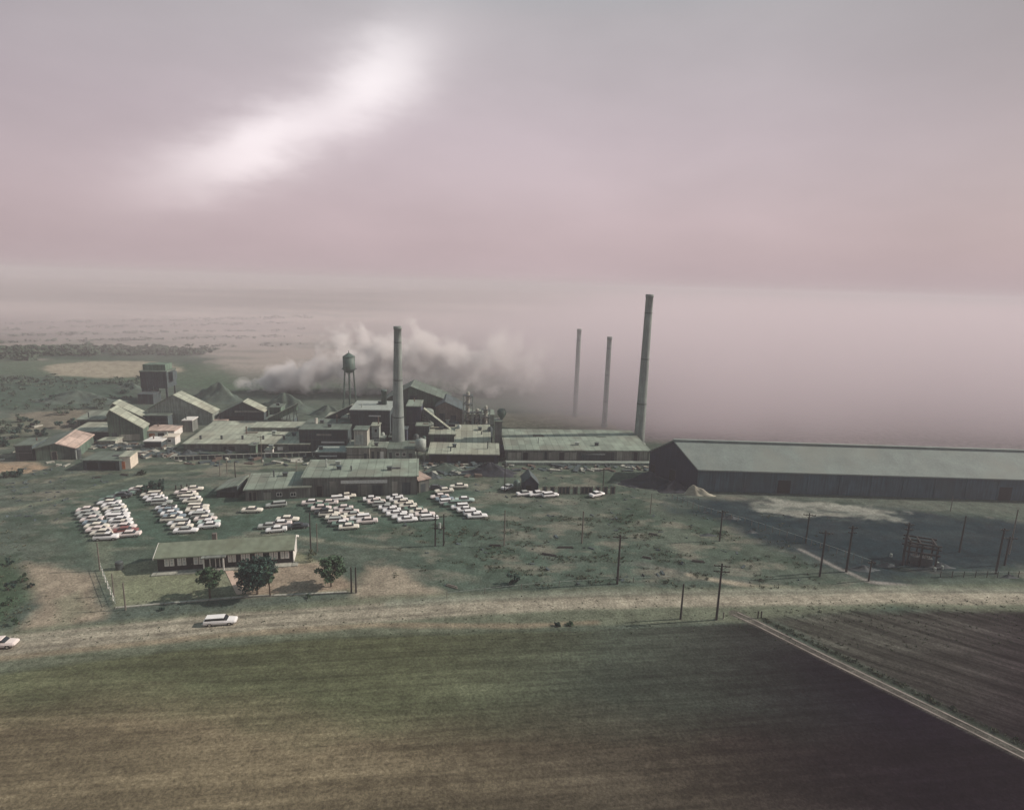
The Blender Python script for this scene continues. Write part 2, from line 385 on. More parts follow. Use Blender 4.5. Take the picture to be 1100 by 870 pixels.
def ground_mat(name, row_dir=None, row_w=.75, amt=.35, bump=.5):
    m, nt, N, L = newmat(name)
    b = N['Principled BSDF']; b.inputs['Roughness'].default_value = .95; b.inputs['Specular IOR Level'].default_value = 0.0
    at = N.new('ShaderNodeVertexColor'); at.layer_name = 'albedo'
    tc = N.new('ShaderNodeTexCoord')
    out = None
    def mul(a, s):
        vm = N.new('ShaderNodeVectorMath'); vm.operation = 'SCALE'; L.new(a, vm.inputs[0]); L.new(s, vm.inputs['Scale']); return vm.outputs[0]
    cur = at.outputs['Color']; hs = []
    for sc, lo, hi in ((2.6, .6, 1.4), (.55, .76, 1.24), (9, .72, 1.28)):
        n = N.new('ShaderNodeTexNoise'); n.inputs['Scale'].default_value = sc; n.inputs['Detail'].default_value = 4; n.inputs['Roughness'].default_value = .65
        L.new(tc.outputs['Object'], n.inputs['Vector'])
        mr = N.new('ShaderNodeMapRange'); mr.inputs['From Min'].default_value = .32; mr.inputs['From Max'].default_value = .68
        mr.inputs['To Min'].default_value = lo; mr.inputs['To Max'].default_value = hi
        L.new(n.outputs['Fac'], mr.inputs['Value']); cur = mul(cur, mr.outputs['Result']); hs.append(n)
    if row_dir is not None:
        mp = N.new('ShaderNodeMapping'); mp.inputs['Rotation'].default_value = (0, 0, -row_dir)
        L.new(tc.outputs['Object'], mp.inputs['Vector'])
        mp2 = N.new('ShaderNodeMapping'); mp2.inputs['Scale'].default_value = (.035/row_w, 1/row_w, 1); L.new(mp.outputs['Vector'], mp2.inputs['Vector'])
        for sc, a in ((1.0, amt), (.33, amt*.8)):
            n = N.new('ShaderNodeTexNoise'); n.inputs['Scale'].default_value = sc; n.inputs['Detail'].default_value = 3; n.inputs['Roughness'].default_value = .55
            L.new(mp2.outputs['Vector'], n.inputs['Vector'])
            mr = N.new('ShaderNodeMapRange'); mr.inputs['From Min'].default_value = .33; mr.inputs['From Max'].default_value = .67
            mr.inputs['To Min'].default_value = 1-a; mr.inputs['To Max'].default_value = 1+a
            L.new(n.outputs['Fac'], mr.inputs['Value']); cur = mul(cur, mr.outputs['Result'])
    L.new(cur, b.inputs['Base Color'])
    bp = N.new('ShaderNodeBump'); bp.inputs['Strength'].default_value = bump; bp.inputs['Distance'].default_value = .12
    L.new(hs[0].outputs['Fac'], bp.inputs['Height']); L.new(bp.outputs['Normal'], b.inputs['Normal'])
    return m
trk = math.atan2(tp[4][1]-tp[1][1], tp[4][0]-tp[1][0])
GM = {'ground': ground_mat('rough_yard_earth'), 'field': ground_mat('stubble_field', R(8), .7, .22),
      'ploughed_field': ground_mat('ploughed_soil', trk+R(16), .8, .5), 'road': ground_mat('dirt_road', R(10), .5, .12),
      'lawn': ground_mat('dry_lawn'), 'dirt_lot': ground_mat('bare_dirt')}
nr, nc = XX.shape
idx = np.arange(nr*nc).reshape(nr, nc)
quads = np.stack([idx[:-1, :-1], idx[:-1, 1:], idx[1:, 1:], idx[1:, :-1]], -1).reshape(-1, 4)
verts = np.stack([XX, YY, ZZ], -1).reshape(-1, 3)
cols = np.concatenate([C, np.ones(C.shape[:2]+(1,))], -1).reshape(-1, 4)
def facemask(d): return (d[:-1, :-1] > 0).reshape(-1)
owner = np.zeros(len(quads), int)
for i, d in enumerate((vg, lw, dl, fd, pd_, rd), 1): pass
names = ['ground', 'lawn', 'dirt_lot', 'field', 'ploughed_field', 'road']
owner[facemask(lw)] = 1; owner[facemask(dl)] = 2; owner[facemask(rd)] = 5
owner[facemask(fd)] = 3; owner[facemask(pd_)] = 4
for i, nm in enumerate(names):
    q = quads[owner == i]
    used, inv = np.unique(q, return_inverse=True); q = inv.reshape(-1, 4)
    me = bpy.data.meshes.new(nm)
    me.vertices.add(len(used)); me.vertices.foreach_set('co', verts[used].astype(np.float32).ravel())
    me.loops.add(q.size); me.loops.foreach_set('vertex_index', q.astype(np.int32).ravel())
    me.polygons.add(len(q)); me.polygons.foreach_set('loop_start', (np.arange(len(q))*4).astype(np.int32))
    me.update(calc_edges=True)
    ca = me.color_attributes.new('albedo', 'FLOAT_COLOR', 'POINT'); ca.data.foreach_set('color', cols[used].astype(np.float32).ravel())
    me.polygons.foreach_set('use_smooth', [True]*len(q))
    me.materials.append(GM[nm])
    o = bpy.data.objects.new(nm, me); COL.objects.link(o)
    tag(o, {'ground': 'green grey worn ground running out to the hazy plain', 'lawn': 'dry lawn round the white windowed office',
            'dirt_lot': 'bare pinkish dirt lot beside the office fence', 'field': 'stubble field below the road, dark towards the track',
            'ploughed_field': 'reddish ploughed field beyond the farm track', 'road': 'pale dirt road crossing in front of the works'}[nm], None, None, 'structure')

# farm track: two worn wheel ruts
tpr = resample_(tp, 160)
mb = MB()
for off in (-.62, .62):
    d_ = np.gradient(tpr, axis=0); d_ /= np.hypot(d_[:, 0], d_[:, 1])[:, None]; nn_ = np.c_[-d_[:, 1], d_[:, 0]]
    wv = .12+.04*(fbm(tpr[:, 0]*1.0, tpr[:, 1], 1.2, int(200+off*10))-.5)*2
    c0 = tpr+nn_*(off+.05*(fbm(tpr[:, 0], tpr[:, 1], 5, 207)-.5)[:, None]); k0 = c0+nn_*wv[:, None]; k1 = c0-nn_*wv[:, None]
    mb.add([(x, y, .036) for x, y in k0]+[(x, y, .036) for x, y in k1], [(q, q+1, 161+q-0, 160+q) for q in range(159)])
ft = mb.build('farm_track', mat('worn_track_dirt', (.27, .235, .21), scale=.8, var=.25, dirt=(.12, .11, .09), dirt_amt=.7))
tag(ft, 'farm track of two pale wheel ruts running between the dark fields', None, None, 'structure')

# ------------------------------------------------------------------ buildings
class Front:
    """vertical front plane of a building: gl, gr ground points; local x along it, y away from the viewer, z up"""
    def __init__(s, gl, gr, a=None):
        s.o = P(*gl); r = P(*gr)
        if a is None: s.a = math.atan2(r.y-s.o.y, r.x-s.o.x)
        else: s.a = R(a)
        s.x = Vector((math.cos(s.a), math.sin(s.a), 0)); s.n = Vector((-math.sin(s.a), math.cos(s.a), 0))
        s.w = s.uz(gr[0], gr[1])[0]
    def uz(s, px, py, y=0.0):
        d = ray(px, py); t = (s.o+s.n*y-CAM).dot(s.n)/d.dot(s.n)
        h = CAM+d*t-s.o
        return h.dot(s.x), h.z
    def depth_to(s, px, py, z):
        return (P(px, py, z)-s.o).dot(s.n)
def opening(fr, parent, spec):
    """spec: kind, px0, py0, px1, py1 on the front plane"""
    kind, x0, y0, x1, y1 = spec[:5]
    u0, z1 = fr.uz(x0, y0); u1, _ = fr.uz(x1, y0); _, z0 = fr.uz((x0+x1)/2, y1)
    opening_uz(parent, kind, u0, u1, max(z0, 0.02), z1)
def opening_uz(parent, kind, u0, u1, z0, z1, y=0.0):
    if kind == 'window':
        t = .09
        f = MB().box(u0, u0+t, y-.07, y+.02, z0, z1).box(u1-t, u1, y-.07, y+.02, z0, z1).box(u0+t, u1-t, y-.07, y+.02, z1-t, z1).box(u0+t, u1-t, y-.09, y+.02, z0, z0+t)
        if u1-u0 > 1.2: f.box((u0+u1)/2-.04, (u0+u1)/2+.04, y-.065, y+.02, z0+t, z1-t)
        w = f.build('window', 'white', parent)
        MB().box(u0+t, u1-t, y-.03, y+.015, z0+t, z1-t).build('pane', 'glass', w)
    elif kind == 'door':
        w = MB().box(u0, u1, y-.05, y+.03, z0, z1).build('door', 'black', parent)
        MB().box(u0-.12, u0-.003, y-.08, y+.02, z0, z1).box(u1+.003, u1+.12, y-.08, y+.02, z0, z1).box(u0-.12, u1+.12, y-.08, y+.02, z1+.003, z1+.13).build('door_frame', 'greywood', w)
    else:
        m, nm = {'opening': ('black', 'bay_opening'), 'pale': ('concrete_pale', 'pale_wall_panel'), 'orange': ('orange', 'door'), 'dark': ('darkwall', 'dark_wall_panel'),
                 'whitepanel': ('white', 'white_wall_panel'), 'glazing': ('curtain', 'window_band')}[kind]
        MB().box(u0, u1, y-.06, y+.02, z0, z1).build(nm, m, parent)

def gable_front(name, label, gl, gr, eaveL, peak, eaveR, depth, wall, roof, opens=(), a=None, cat='building', over=.35, roof_sunlit=None, vents=0, group=None, base=-.2):
    fr = Front(gl, gr, a)
    r = empty(name, fr.o, fr.a, label, cat, group)
    pl = (0.0, fr.uz(*eaveL)[1]); pk = fr.uz(*peak); pr = (fr.w, fr.uz(*eaveR)[1])
    body = MB().prism([(0, base), pl, pk, pr, (fr.w, base)], 0, depth)
    body.build('wall', wall, r)
    t = .22
    for (p, q, m) in ((pl, pk, roof), (pk, pr, roof_sunlit or roof)):  # second slope may take a paler roofing, sunlight put into its colour
        dx, dz = q[0]-p[0], q[1]-p[1]; l = math.hypot(dx, dz)
        ov = over/l
        p2 = (p[0]-dx*ov, p[1]-dz*ov) if p is pl else p
        q2 = (q[0]+dx*ov, q[1]+dz*ov) if q is pr else q
        s = MB().prism([(p2[0], p2[1]+.004), (q2[0], q2[1]+.004), (q2[0], q2[1]+t), (p2[0], p2[1]+t)], -over, depth+over)
        rf = s.build('roof', m, r)
    if vents:
        for k in range(vents):
            y = depth*(k+.6)/vents
            MB().box(pk[0]-.5, pk[0]+.5, y-.6, y+.6, pk[1]-.1, pk[1]+1.0).box(pk[0]-.7, pk[0]+.7, y-.8, y+.8, pk[1]+1.0, pk[1]+1.12).build('roof_vent', 'palesteel', rf)
    for s_ in opens: opening(fr, r, s_)
    return r, fr
def long_front(name, label, gl, gr, eave_y, depth, rise, wall, roof, opens=(), a=None, cat='building', kind='gable', over=.4, group=None, base=-.2):
    """eaves to the front; eave_y pixel row of the eave at the first corner"""
    fr = Front(gl, gr, a)
    he = fr.uz(gl[0], eave_y)[1]
    r = empty(name, fr.o, fr.a, label, cat, group)
    if kind == 'gable': prof = [(0, he), (depth/2, he+rise), (depth, he)]
    elif kind == 'mono': prof = [(0, he), (depth, he+rise)]
    else: prof = [(0, he), (depth, he)]
    MB().prism([(0, base)]+prof+[(depth, base)], 0, fr.w, 'x').build('wall', wall, r)
    t = .25
    sl = (prof[1][1]-prof[0][1])/(prof[1][0]-prof[0][0])
    lo = [(prof[0][0]-over, prof[0][1]-over*sl)]+prof[1:-1]+[(prof[-1][0]+over, prof[-1][1]-(over*sl if kind == 'gable' else -over*sl))]
    lo = [(a_, b_+.004) for a_, b_ in lo]
    up = [(a_, b_+t) for a_, b_ in lo][::-1]
    MB().prism(lo+up, -over, fr.w+over, 'x').build('roof', roof, r)
    for s_ in opens: opening(fr, r, s_)
    if kind == 'mono': roof_clutter(r, fr.w, depth, he+t, sl)
    return r, fr, he
RCL = random.Random(99)
def roof_clutter(r, w_, dep, z, slope=0.0):
    n = max(1, min(6, int(w_*dep/45)))
    for k in range(n):
        u, v = RCL.uniform(.1, .85)*w_, RCL.uniform(.2, .75)*dep; zz = z+slope*v
        t = RCL.random()
        if t < .35: MB().tube((u, v, zz-.3), (u, v, zz+RCL.uniform(.8, 2.6)), .18, n=8).build('roof_pipe', RCL.choice(['steel', 'rust', 'palesteel']), r)
        elif t < .7: MB().box(u-.5, u+.5, v-.4, v+.4, zz-.3, zz+.8).box(u-.65, u+.65, v-.55, v+.55, zz+.803, zz+.9).build('roof_vent', RCL.choice(['steel', 'palesteel', 'darkwall']), r)
        else:
            l = min(RCL.uniform(1.5, 4), w_-u-.3)
            if l > .6: MB().box(u, u+l, v, v+.9, zz-.2, zz+.12+slope).build('skylight', RCL.choice(['glass', 'rust', 'greenroof']), r)
def block(name, label, x0, x1, ytop, ybase, depth, wall, roof='greyroof', opens=(), a=8, cat='building', parapet=True, z0=-.2, group=None):
    fr = Front((x0, ybase), (x1, ybase), a)
    h = fr.uz((x0+x1)/2, ytop)[1]
    r = empty(name, fr.o, fr.a, label, cat, group)
    MB().box(0, fr.w, 0, depth, z0, h).build('wall', wall, r)
    MB().box(-.25, fr.w+.25, -.25, depth+.25, h+.003, h+.28).build('roof', roof, r)
    roof_clutter(r, fr.w, depth, h+.28)
    if h > 4: MB().box(-.02, fr.w+.02, -.09, -.003, h*.52, h*.52+.18).build('string_course', 'steel', r)
    for s_ in opens: opening(fr, r, s_)
    return r, fr, h

# --- the long office with white windows
fr = Front((170, 614.5), (315, 604.5)); he = fr.uz(170, 601)[1]; he = max(2.9, he)
dep = 5.0; rise = 1.1
off = empty('office_building', fr.o, fr.a, 'long low office with olive gable roof and white windows set in dark brick', 'office building')
MB().prism([(0, -.2), (0, he), (dep/2, he+rise), (dep, he), (dep, -.2)], 0, fr.w, 'x').build('wall', 'brown', off)
slope = rise/(dep/2); ov = .7
MB().prism([(-ov, he-ov*slope+.004), (dep/2, he+rise+.004), (dep+ov, he-ov*slope+.004), (dep+ov, he-ov*slope+.22), (dep/2, he+rise+.25), (-ov, he-ov*slope+.22)], -.35, fr.w+.35, 'x').build('roof', 'oliveroof', off)
# white barge boards on the gable ends
for xx, nm in ((-.44, 'barge_board'), (fr.w+.355, 'barge_board')):
    MB().prism([(-ov, he-ov*slope-.12), (dep/2, he+rise-.12), (dep+ov, he-ov*slope-.12), (dep+ov, he-ov*slope+.25), (dep/2, he+rise+.28), (-ov, he-ov*slope+.25)], xx, xx+.08, 'x').build(nm, 'white', off)
MB().box(fr.w+.005, fr.w+.10, -.02, dep+.02, 0, he-.5).build('white_end_wall', 'white', off)
MB().box(-.7, fr.w+.9, -1.5, -.02, -.2, .16).build('front_walk', 'concrete_pale', off)
W = fr.w; segs = []
# pixel order read off the front: window pairs, dark doors, entrance
def ux(px): return fr.uz(px, 608)[0]
for a_, b_ in ((177, 187.5), (191, 200.5), (208.5, 219), (245.5, 254), (259.5, 269), (274.5, 283), (290, 299), (302, 311)):
    u0, u1 = ux(a_), ux(b_); mid = (u0+u1)/2
    opening_win = MB(); t = .16
    for s0, s1 in ((u0, mid-.06), (mid+.06, u1)):
        opening_win.box(s0, s0+t, -.10, .02, 1.0, 2.45).box(s1-t, s1, -.10, .02, 1.0, 2.45).box(s0+t, s1-t, -.10, .02, 2.27, 2.45).box(s0+t, s1-t, -.12, .02, 1.0, 1.18).box(s0+t, s1-t, -.09, .02, 1.68, 1.78)
    w = opening_win.build('window', 'white', off)
    MB().box(u0+.16, mid-.22, -.05, .015, 1.18, 2.27).box(mid+.22, u1-.16, -.05, .015, 1.18, 2.27).build('pane', 'curtain', w)
for a_, b_ in ((201.5, 207.5), (255, 258.8), (284.2, 289)):
    u0, u1 = ux(a_), ux(b_)
    d = MB().box(u0, u1, -.05, .02, .16, 2.4).build('door', 'black', off)
    MB().box(u1-.25, u1-.15, -.12, -.04, 1.1, 1.2).build('handle', 'chrome', d)
ex0, ex1 = ux(222.5), ux(241)
MB().box(ex0, ex1, -.045, .015, .18, 2.6).build('entrance_glass', 'glass', off)
for u in (ex0-.25, ex1+.1):
    MB().box(u, u+.2, -1.4, -1.2, .16, he-.35).build('porch_post', 'white', off)
MB().box(ex0-.5, ex1+.6, -1.6, -.72, he-.36, he-.16).build('porch_roof', 'greywall', off)
for u in (ux(226), ux(232), ux(236.5)):
    MB().box(u-.06, u+.06, -.10, .0, .2, 2.55).build('entrance_mullion', 'white', off)
MB().box(W*.37, W*.37+.7, dep*.55, dep*.55+.7, he+.9, he+2.3).build('roof_vent', 'brick', off)

# --- the long grey store behind the car park and its lower neighbour
long_front('store_building', 'long grey panelled store with pale flat roof behind the car rows', (326, 533.5), (448, 531), 513.5, 12, .5, 'greywall', 'greyroof',
           [('glazing', 366, 516, 416, 519), ('pale', 354, 517, 361, 533), ('pale', 388, 520, 394, 533), ('pale', 421, 517, 427, 532), ('dark', 371, 521, 384, 532), ('dark', 400, 521, 411, 532), ('door', 340, 522, 346, 533), ('dark', 432, 518, 441, 531)], kind='mono')
long_front('workshop_annex', 'small lower annex with pinkish roof at the end of the grey store', (450, 529.5), (461, 527), 516, 9, .3, 'greywall', 'pinkroof', [('dark', 452, 520, 457, 529)], kind='mono')
long_front('canteen_building', 'low building with pale roof and dark door, stepped against the grey store', (264, 538), (333, 534.5), 526.5, 10.5, .3, 'greywall', 'greyroof',
           [('door', 267.5, 529, 270, 538), ('door', 272, 529, 275, 538), ('pale', 283, 529, 291, 537), ('window', 297, 529, 303, 533), ('window', 312, 529, 318, 533)], kind='mono')
gable_front('garage_shed', 'small dark open shed with pale lean roof beside the low canteen', (233, 534), (255, 534), (233, 527), (243, 524), (255, 522), 7, 'darkwall', 'greyroof', [('opening', 236, 528.5, 252, 534)], cat='shed')
# --- barns at the far side of the lot
gable_front('brick_barn', 'gabled barn with one sunlit pink roof slope and small dark doorway', (39, 495), (82, 492), (39, 482), (59.5, 476.5), (82, 481.5), 15, 'greenwall', 'greenroof', [('door', 55.5, 485.5, 60.5, 494)], a=19, roof_sunlit='pinkroof', cat='barn')  # pink slope has the sun painted in, green slope the shade
block('dark_store', 'dark square lean-to against the gabled barn', 18, 36, 479, 495.5, 8, 'darkwall', 'greenroof', [('opening', 20, 484, 34, 495)], a=14, cat='shed')
r = empty('fuel_tank', P(84.5, 492.5), 0, 'narrow dark upright tank at the corner of the pink roofed barn', 'tank')
MB().lathe([(.75, -.1), (.75, 2.6), (.55, 2.9), (.1, 3.0)], 14).build('tank_shell', 'steel', r)
MB().box(-.15, .15, -.9, -.74, 0, 2.6).build('ladder', 'palesteel', r)
long_front('flat_garage', 'long low garage with pale roof, dark front and sunlit pink end', (90, 504.5), (128.5, 504.2), 494.5, 7, .2, 'darkwall', 'greenroof', [('opening', 93, 496.5, 105, 504), ('opening', 109, 496.5, 124, 504)], a=2, kind='mono', cat='garage')
f_ = Front((129.2, 504), (140.5, 501.5), 14); r = empty('end_sunlit_block', f_.o, f_.a, 'sunlit end of the flat roofed garage, brightness painted as a cream block', 'building')
hh = f_.uz(131, 491)[1]
MB().box(0, f_.w, 0, 5.5, -.2, hh).build('wall', 'cream', r); MB().box(-.2, f_.w+.2, -.2, 5.7, hh+.003, hh+.2).build('roof', 'paleroof', r)  # garage end catching sun, its brightness put into the cream walls
MB().box(.5, 1.2, -.04, .02, .02, 2).build('door', 'orange', r)
gable_front('rear_hall', 'second narrow gabled hall range directly behind the green hall', (121, 461), (156, 460), (121, 436), (121.1, 433.5), (156, 449), 6, 'greenwall', 'paleroof', a=16, cat='hall')
gable_front('works_hall', 'tall green gabled hall with two sunlit roof strips', (117.5, 475), (154.5, 474), (117.5, 446), (117.6, 440.5), (154.5, 460), 6, 'greenwall', 'paleroof', [('dark', 120, 465, 126, 474), ('pale', 128, 467, 150, 473)], a=16, cat='hall')
# clerestory along its ridge
fr = Front((117.5, 475), (154.5, 474), 16)
long_front('hall_annex', 'low wing with pale roof tucked against the green hall', (84, 459), (112, 459), 451, 9, .8, 'greenwall', 'greyroof', [('opening', 86, 453, 92, 459)], a=10, kind='mono')
long_front('open_shed', 'dark open fronted shed in front of the green hall', (79, 473), (117, 474), 464, 9, .6, 'darkwall', 'paleroof', [('opening', 86, 466.5, 112, 473.5)], a=8, kind='mono', cat='shed')
block('store_hut', 'small pale flat roofed hut before the green hall', 106, 124, 474, 478.5, 4, 'concrete_pale', 'paleroof', a=6, cat='hut')
block('dark_annex', 'small dark annex with roof against the coal bin bank', 156, 181, 447, 460, 7, 'darkwall', 'greenroof', [('opening', 172, 449, 178, 456)], a=8)
block('white_house', 'white walled house with orange door between the halls', 155.5, 187.5, 463.5, 470, 8, 'white', 'pinkroof', [('orange', 160, 465.5, 166, 469.5), ('opening', 169.5, 465, 176, 470)], a=9, cat='house')
block('white_office', 'small white cube of an office under the white house', 176, 188.5, 470, 478, 4, 'white', 'cream', [('window', 180, 472, 184, 475)], a=9, cat='office')
block('loading_shed', 'low dark loading shed with bright roof below the white house', 155.5, 173.5, 474.5, 481.5, 5, 'darkwall', 'white', [('opening', 157, 476.5, 172, 481)], a=6, cat='shed')
block('pump_house', 'small grey block beside the wide pale roof', 197, 207, 452, 464, 5, 'greywall', 'white', a=9, cat='hut')
gable_front('ore_shed', 'very wide grey gabled ore shed with one bright roof edge', (160, 457), (229, 459), (160, 440), (186, 424.5), (229, 444.5), 7, 'concrete', 'greenroof', [('dark', 165, 448, 172, 456)], a=9, roof_sunlit='paleroof', cat='shed')  # sun side of the roof painted paler than the shaded side
gable_front('smelter_shed', 'dark gabled smelter shed with pale roof edge under the smoke', (236, 455), (284, 457), (236, 444.5), (261, 432), (284, 442.5), 6, 'darkwall', 'greenroof', [('pale', 252, 441, 282, 443), ('opening', 240, 447, 262, 455)], a=9, roof_sunlit='paleroof', cat='shed')  # pale slope carries painted sunlight, green slope is its shaded side
block('pink_roof_shed', 'small shed with pink roof between the two gabled sheds', 229, 244, 452, 456, 6, 'darkwall', 'pinkroof', a=6, cat='shed')
# the wide pale roof with skylight curb
r_, f_, he_ = long_front('machine_shop', 'very wide low machine shop under an almost flat pale roof', (198, 484.5), (332, 484), 477, 24, 1.0, 'greywall', 'paleroof',
           [('opening', 246, 479.5, 252, 484), ('dark', 268, 479, 284, 484), ('whitepanel', 298, 480, 304, 483.5), ('opening', 240, 479.5, 243, 484), ('dark', 310, 479, 330, 484)], a=6, kind='mono')
r = empty('roof_lantern', r_.location+Vector((0, 0, 0)), r_.rotation_euler.z, 'raised pale monitor on the wide pale roof', 'roof monitor')
bpy.data.objects.remove(r)
lw_ = f_.w
mon = MB().box(lw_*.42, lw_*.85, 13, 20, he_+.5, he_+1.8).build('monitor_wall', 'greywall', r_)
MB().box(lw_*.42-.4, lw_*.85+.4, 12.6, 20.4, he_+1.803, he_+2.0).build('monitor_roof', 'paleroof', mon)
for k in range(5):
    u = lw_*(.08+.17*k)
    MB().box(u, u+.5, 4, 4.5, he_+.2, he_+1.5).build('roof_pipe', 'steel', r_)
block('valve_hut', 'little pale hut in front of the wide machine shop', 285, 291, 484, 489, 3, 'white', 'paleroof', a=6, cat='hut')
block('tool_hut', 'little green hut by the dark scrap pile', 268, 275, 479, 487, 3, 'greenwall', 'greenroof', a=6, cat='hut')
# long low wall in front of it
f_ = Front((188, 494.5), (368, 489))
r = empty('boundary_wall', f_.o, f_.a, 'long thin dark boundary wall in front of the machine shop', 'wall')
MB().box(0, f_.w, 0, .3, -.2, 1.1).build('wall', 'darkwall', r); MB().box(-.05, f_.w+.05, -.06, .36, 1.103, 1.22).build('coping', 'concrete_pale', r)
for k in range(24):
    u = f_.w*(k+.5)/24; MB().box(u-.15, u+.15, -.12, -.003, -.2, 1.0).build('pier', 'concrete', r)
# truss bridge conveyor behind the machine shop
f_ = Front((284, 462), (322, 462), 4)
def conveyor(name, label, gpx, a_px, b_px, wdt=2.2, m='greenwall', legs=3):
    base = P(*gpx); f = Front(gpx, (gpx[0]+10, gpx[1]), 0)
    (u0, z0), (u1, z1) = f.uz(*a_px), f.uz(*b_px)
    r = empty(name, base, f.a, label, 'conveyor')
    MB().prism([(u0, z0), (u1, z1), (u1, z1+2.0), (u0, z0+2.0)], 0, wdt).build('gallery', m, r)
    MB().prism([(u0, z0+2.003), (u1, z1+2.003), (u1, z1+2.2), (u0, z0+2.2)], -.2, wdt+.2).build('roof', 'paleroof', r)
    for k in range(legs):
        t = (k+.7)/legs if z1 > z0 else (k+.2)/legs
        u = u0+(u1-u0)*t; z = z0+(z1-z0)*t
        MB().tube((u-.8, .2, -.1), (u, .3, z), .14).tube((u+.8, wdt-.2, -.1), (u, wdt-.3, z), .14).build('leg', 'steel', r)
    return r
conveyor('conveyor_bridge', 'sloping enclosed conveyor rising over the end of the machine shop', (290, 462), (288, 456), (318, 441), legs=4)
block('crusher_shed', 'low dark crusher shed beneath the sloping conveyor', 284, 313, 452, 462, 8, 'darkwall', 'greenroof', a=6, cat='shed')
block('screen_house', 'narrow green screen house behind the conveyor foot', 290, 302, 438, 452, 6, 'greenwall', 'greenroof', a=6)
block('flotation_house', 'broad blue grey works building under the water tower', 322, 374, 462, 484, 14, 'darkwall', 'greenroof', [('pale', 340, 466, 356, 468), ('glazing', 345, 474, 370, 476), ('dark', 326, 470, 336, 482)], a=6)
block('pipe_house', 'low dark pipe house with pale roof strip before the flotation house', 340, 372, 486, 494.5, 6, 'darkwall', 'palesteel', [('glazing', 343, 489, 362, 490.5)], a=6)
block('pylon_house', 'dark block with pale roof line at the water tower foot', 350, 376, 450, 470, 9, 'greenwall', 'paleroof', [('glazing', 353, 455, 374, 457.5)], a=6)
r = empty('slender_stack', P(340.5, 477), 0, 'slender pale stack with flared pinkish foot near the water tower', 'chimney')
h = height_at(r.location, 449)
MB().lathe([(.95, -.1), (.75, 2.5), (.5, h)], 16).build('shaft', 'concrete_pale', r, True)
MB().lathe([(2.4, -.1), (2.2, .4), (.95, 1.9)], 16).build('foot', 'pinkroof', r)
# --- centre of the works
block('boiler_house', 'big dark boiler house with pale roof edge beside the tall chimney', 377, 419, 441, 477, 14, 'darkwall', 'palesteel', [('dark', 380, 446, 384, 460), ('glazing', 396, 446, 409, 447.5), ('opening', 384, 462, 392, 470)], a=5)
r = empty('vent_stack', P(413, 470), 0, 'short dark vent stack standing between boiler house and tall chimney', 'chimney')
h = height_at(r.location, 420.5)
MB().lathe([(1.0, -.1), (.85, h), (.95, h+.01), (.95, h+.5), (.6, h+.5)], 16).build('shaft', 'tankpaint', r, True)
MB().tube((0, 0, h*.6), (3.5, .5, h*.5), .4).build('flue', 'steel', r)
r_, f_, h_ = block('bin_house', 'pale stepped concrete bin house with smaller block on top', 372.5, 397, 481.5, 497, 8, 'concrete_pale', 'greyroof', [('dark', 391, 487, 394, 496)], a=6)
u0, z0 = f_.uz(379.5, 481.5); u1, z1 = f_.uz(393.5, 464)
MB().box(u0, u1, 1.5, 6.5, h_+.29, z1).build('upper_wall', 'concrete_pale', r_)
MB().box(u0-.2, u1+.2, 1.3, 6.7, z1+.003, z1+.25).build('upper_roof', 'greenroof', r_)
MB().box(u0+.4, u1-1.0, 1.44, 1.49, h_+.6, z1-1.2).build('upper_panel', 'palesteel', r_)
r_, f_, h_ = block('elevator_tower', 'narrow pale elevator tower with one dark round-topped window', 399.5, 407.5, 458, 484, 4, 'palesteel', 'paleroof', [('opening', 402.5, 461, 404.8, 464)], a=6, cat='tower')
MB().box(f_.w+.003, f_.w+1.9, .4, 3.4, -.1, h_*.52).build('side_wing', 'concrete', r_)
block('sample_house', 'low pale panelled house at the foot of the elevator tower', 396.5, 414.5, 481.5, 495.5, 6, 'concrete_pale', 'greyroof', [('dark', 399, 485, 402, 495), ('dark', 405, 485, 407, 495), ('whitepanel', 408.5, 485, 412, 494)], a=6)
block('chimney_house', 'low grey green house round the foot of the tall chimney', 415.5, 445.5, 483, 495.5, 9, 'concrete', 'greenroof', [('dark', 418, 486, 421, 495), ('window', 425, 486, 429, 490), ('window', 432, 486, 436, 490), ('dark', 439, 487, 443, 495)], a=6)
gable_front('mill_building', 'large hazy mill with long sloping roof behind the tall chimney', (413, 462), (482, 462), (413, 430), (441, 415.5), (482, 431), 14, 'greenwall', 'greenroof', [('dark', 440, 425, 448, 432), ('dark', 452, 436, 474, 440)], a=4, cat='mill')
block('furnace_block', 'tall blue dark furnace block behind the chimney foot', 437, 452, 437, 474, 10, 'bluewall', 'greyroof', [('dark', 439, 441, 443, 462)], a=5)
r = empty('storage_silo', P(459.5, 471), 0, 'grey cylindrical silo with low dome beside the furnace block', 'silo')
h = height_at(r.location, 441)
MB().lathe([(1.9, -.1), (1.9, h), (1.6, h+.3), (.9, h+.65), (.05, h+.8)], 24).build('silo_wall', 'concrete', r, True)
for k in range(3): MB().lathe([(1.93, h*(k+1)/4), (2.0, h*(k+1)/4), (2.0, h*(k+1)/4+.2), (1.93, h*(k+1)/4+.2)], 24).build('band', 'steel', r)
gable_front('refinery_building', 'brownish refinery building with sagging dark roof by the silo', (468, 468), (498, 468), (468, 437), (478, 432), (498, 442), 14, 'brick', 'darkroof', [('pale', 463.5, 443, 467, 446), ('dark', 472, 444, 478, 452), ('dark', 484, 446, 490, 454), ('glazing', 472, 456, 494, 458)], a=4)
block('reagent_house', 'low dark house with pale roof between silo and gabled shed', 461, 489, 467, 480, 9, 'greenwall', 'paleroof', [('dark', 466, 470, 480, 479)], a=5)
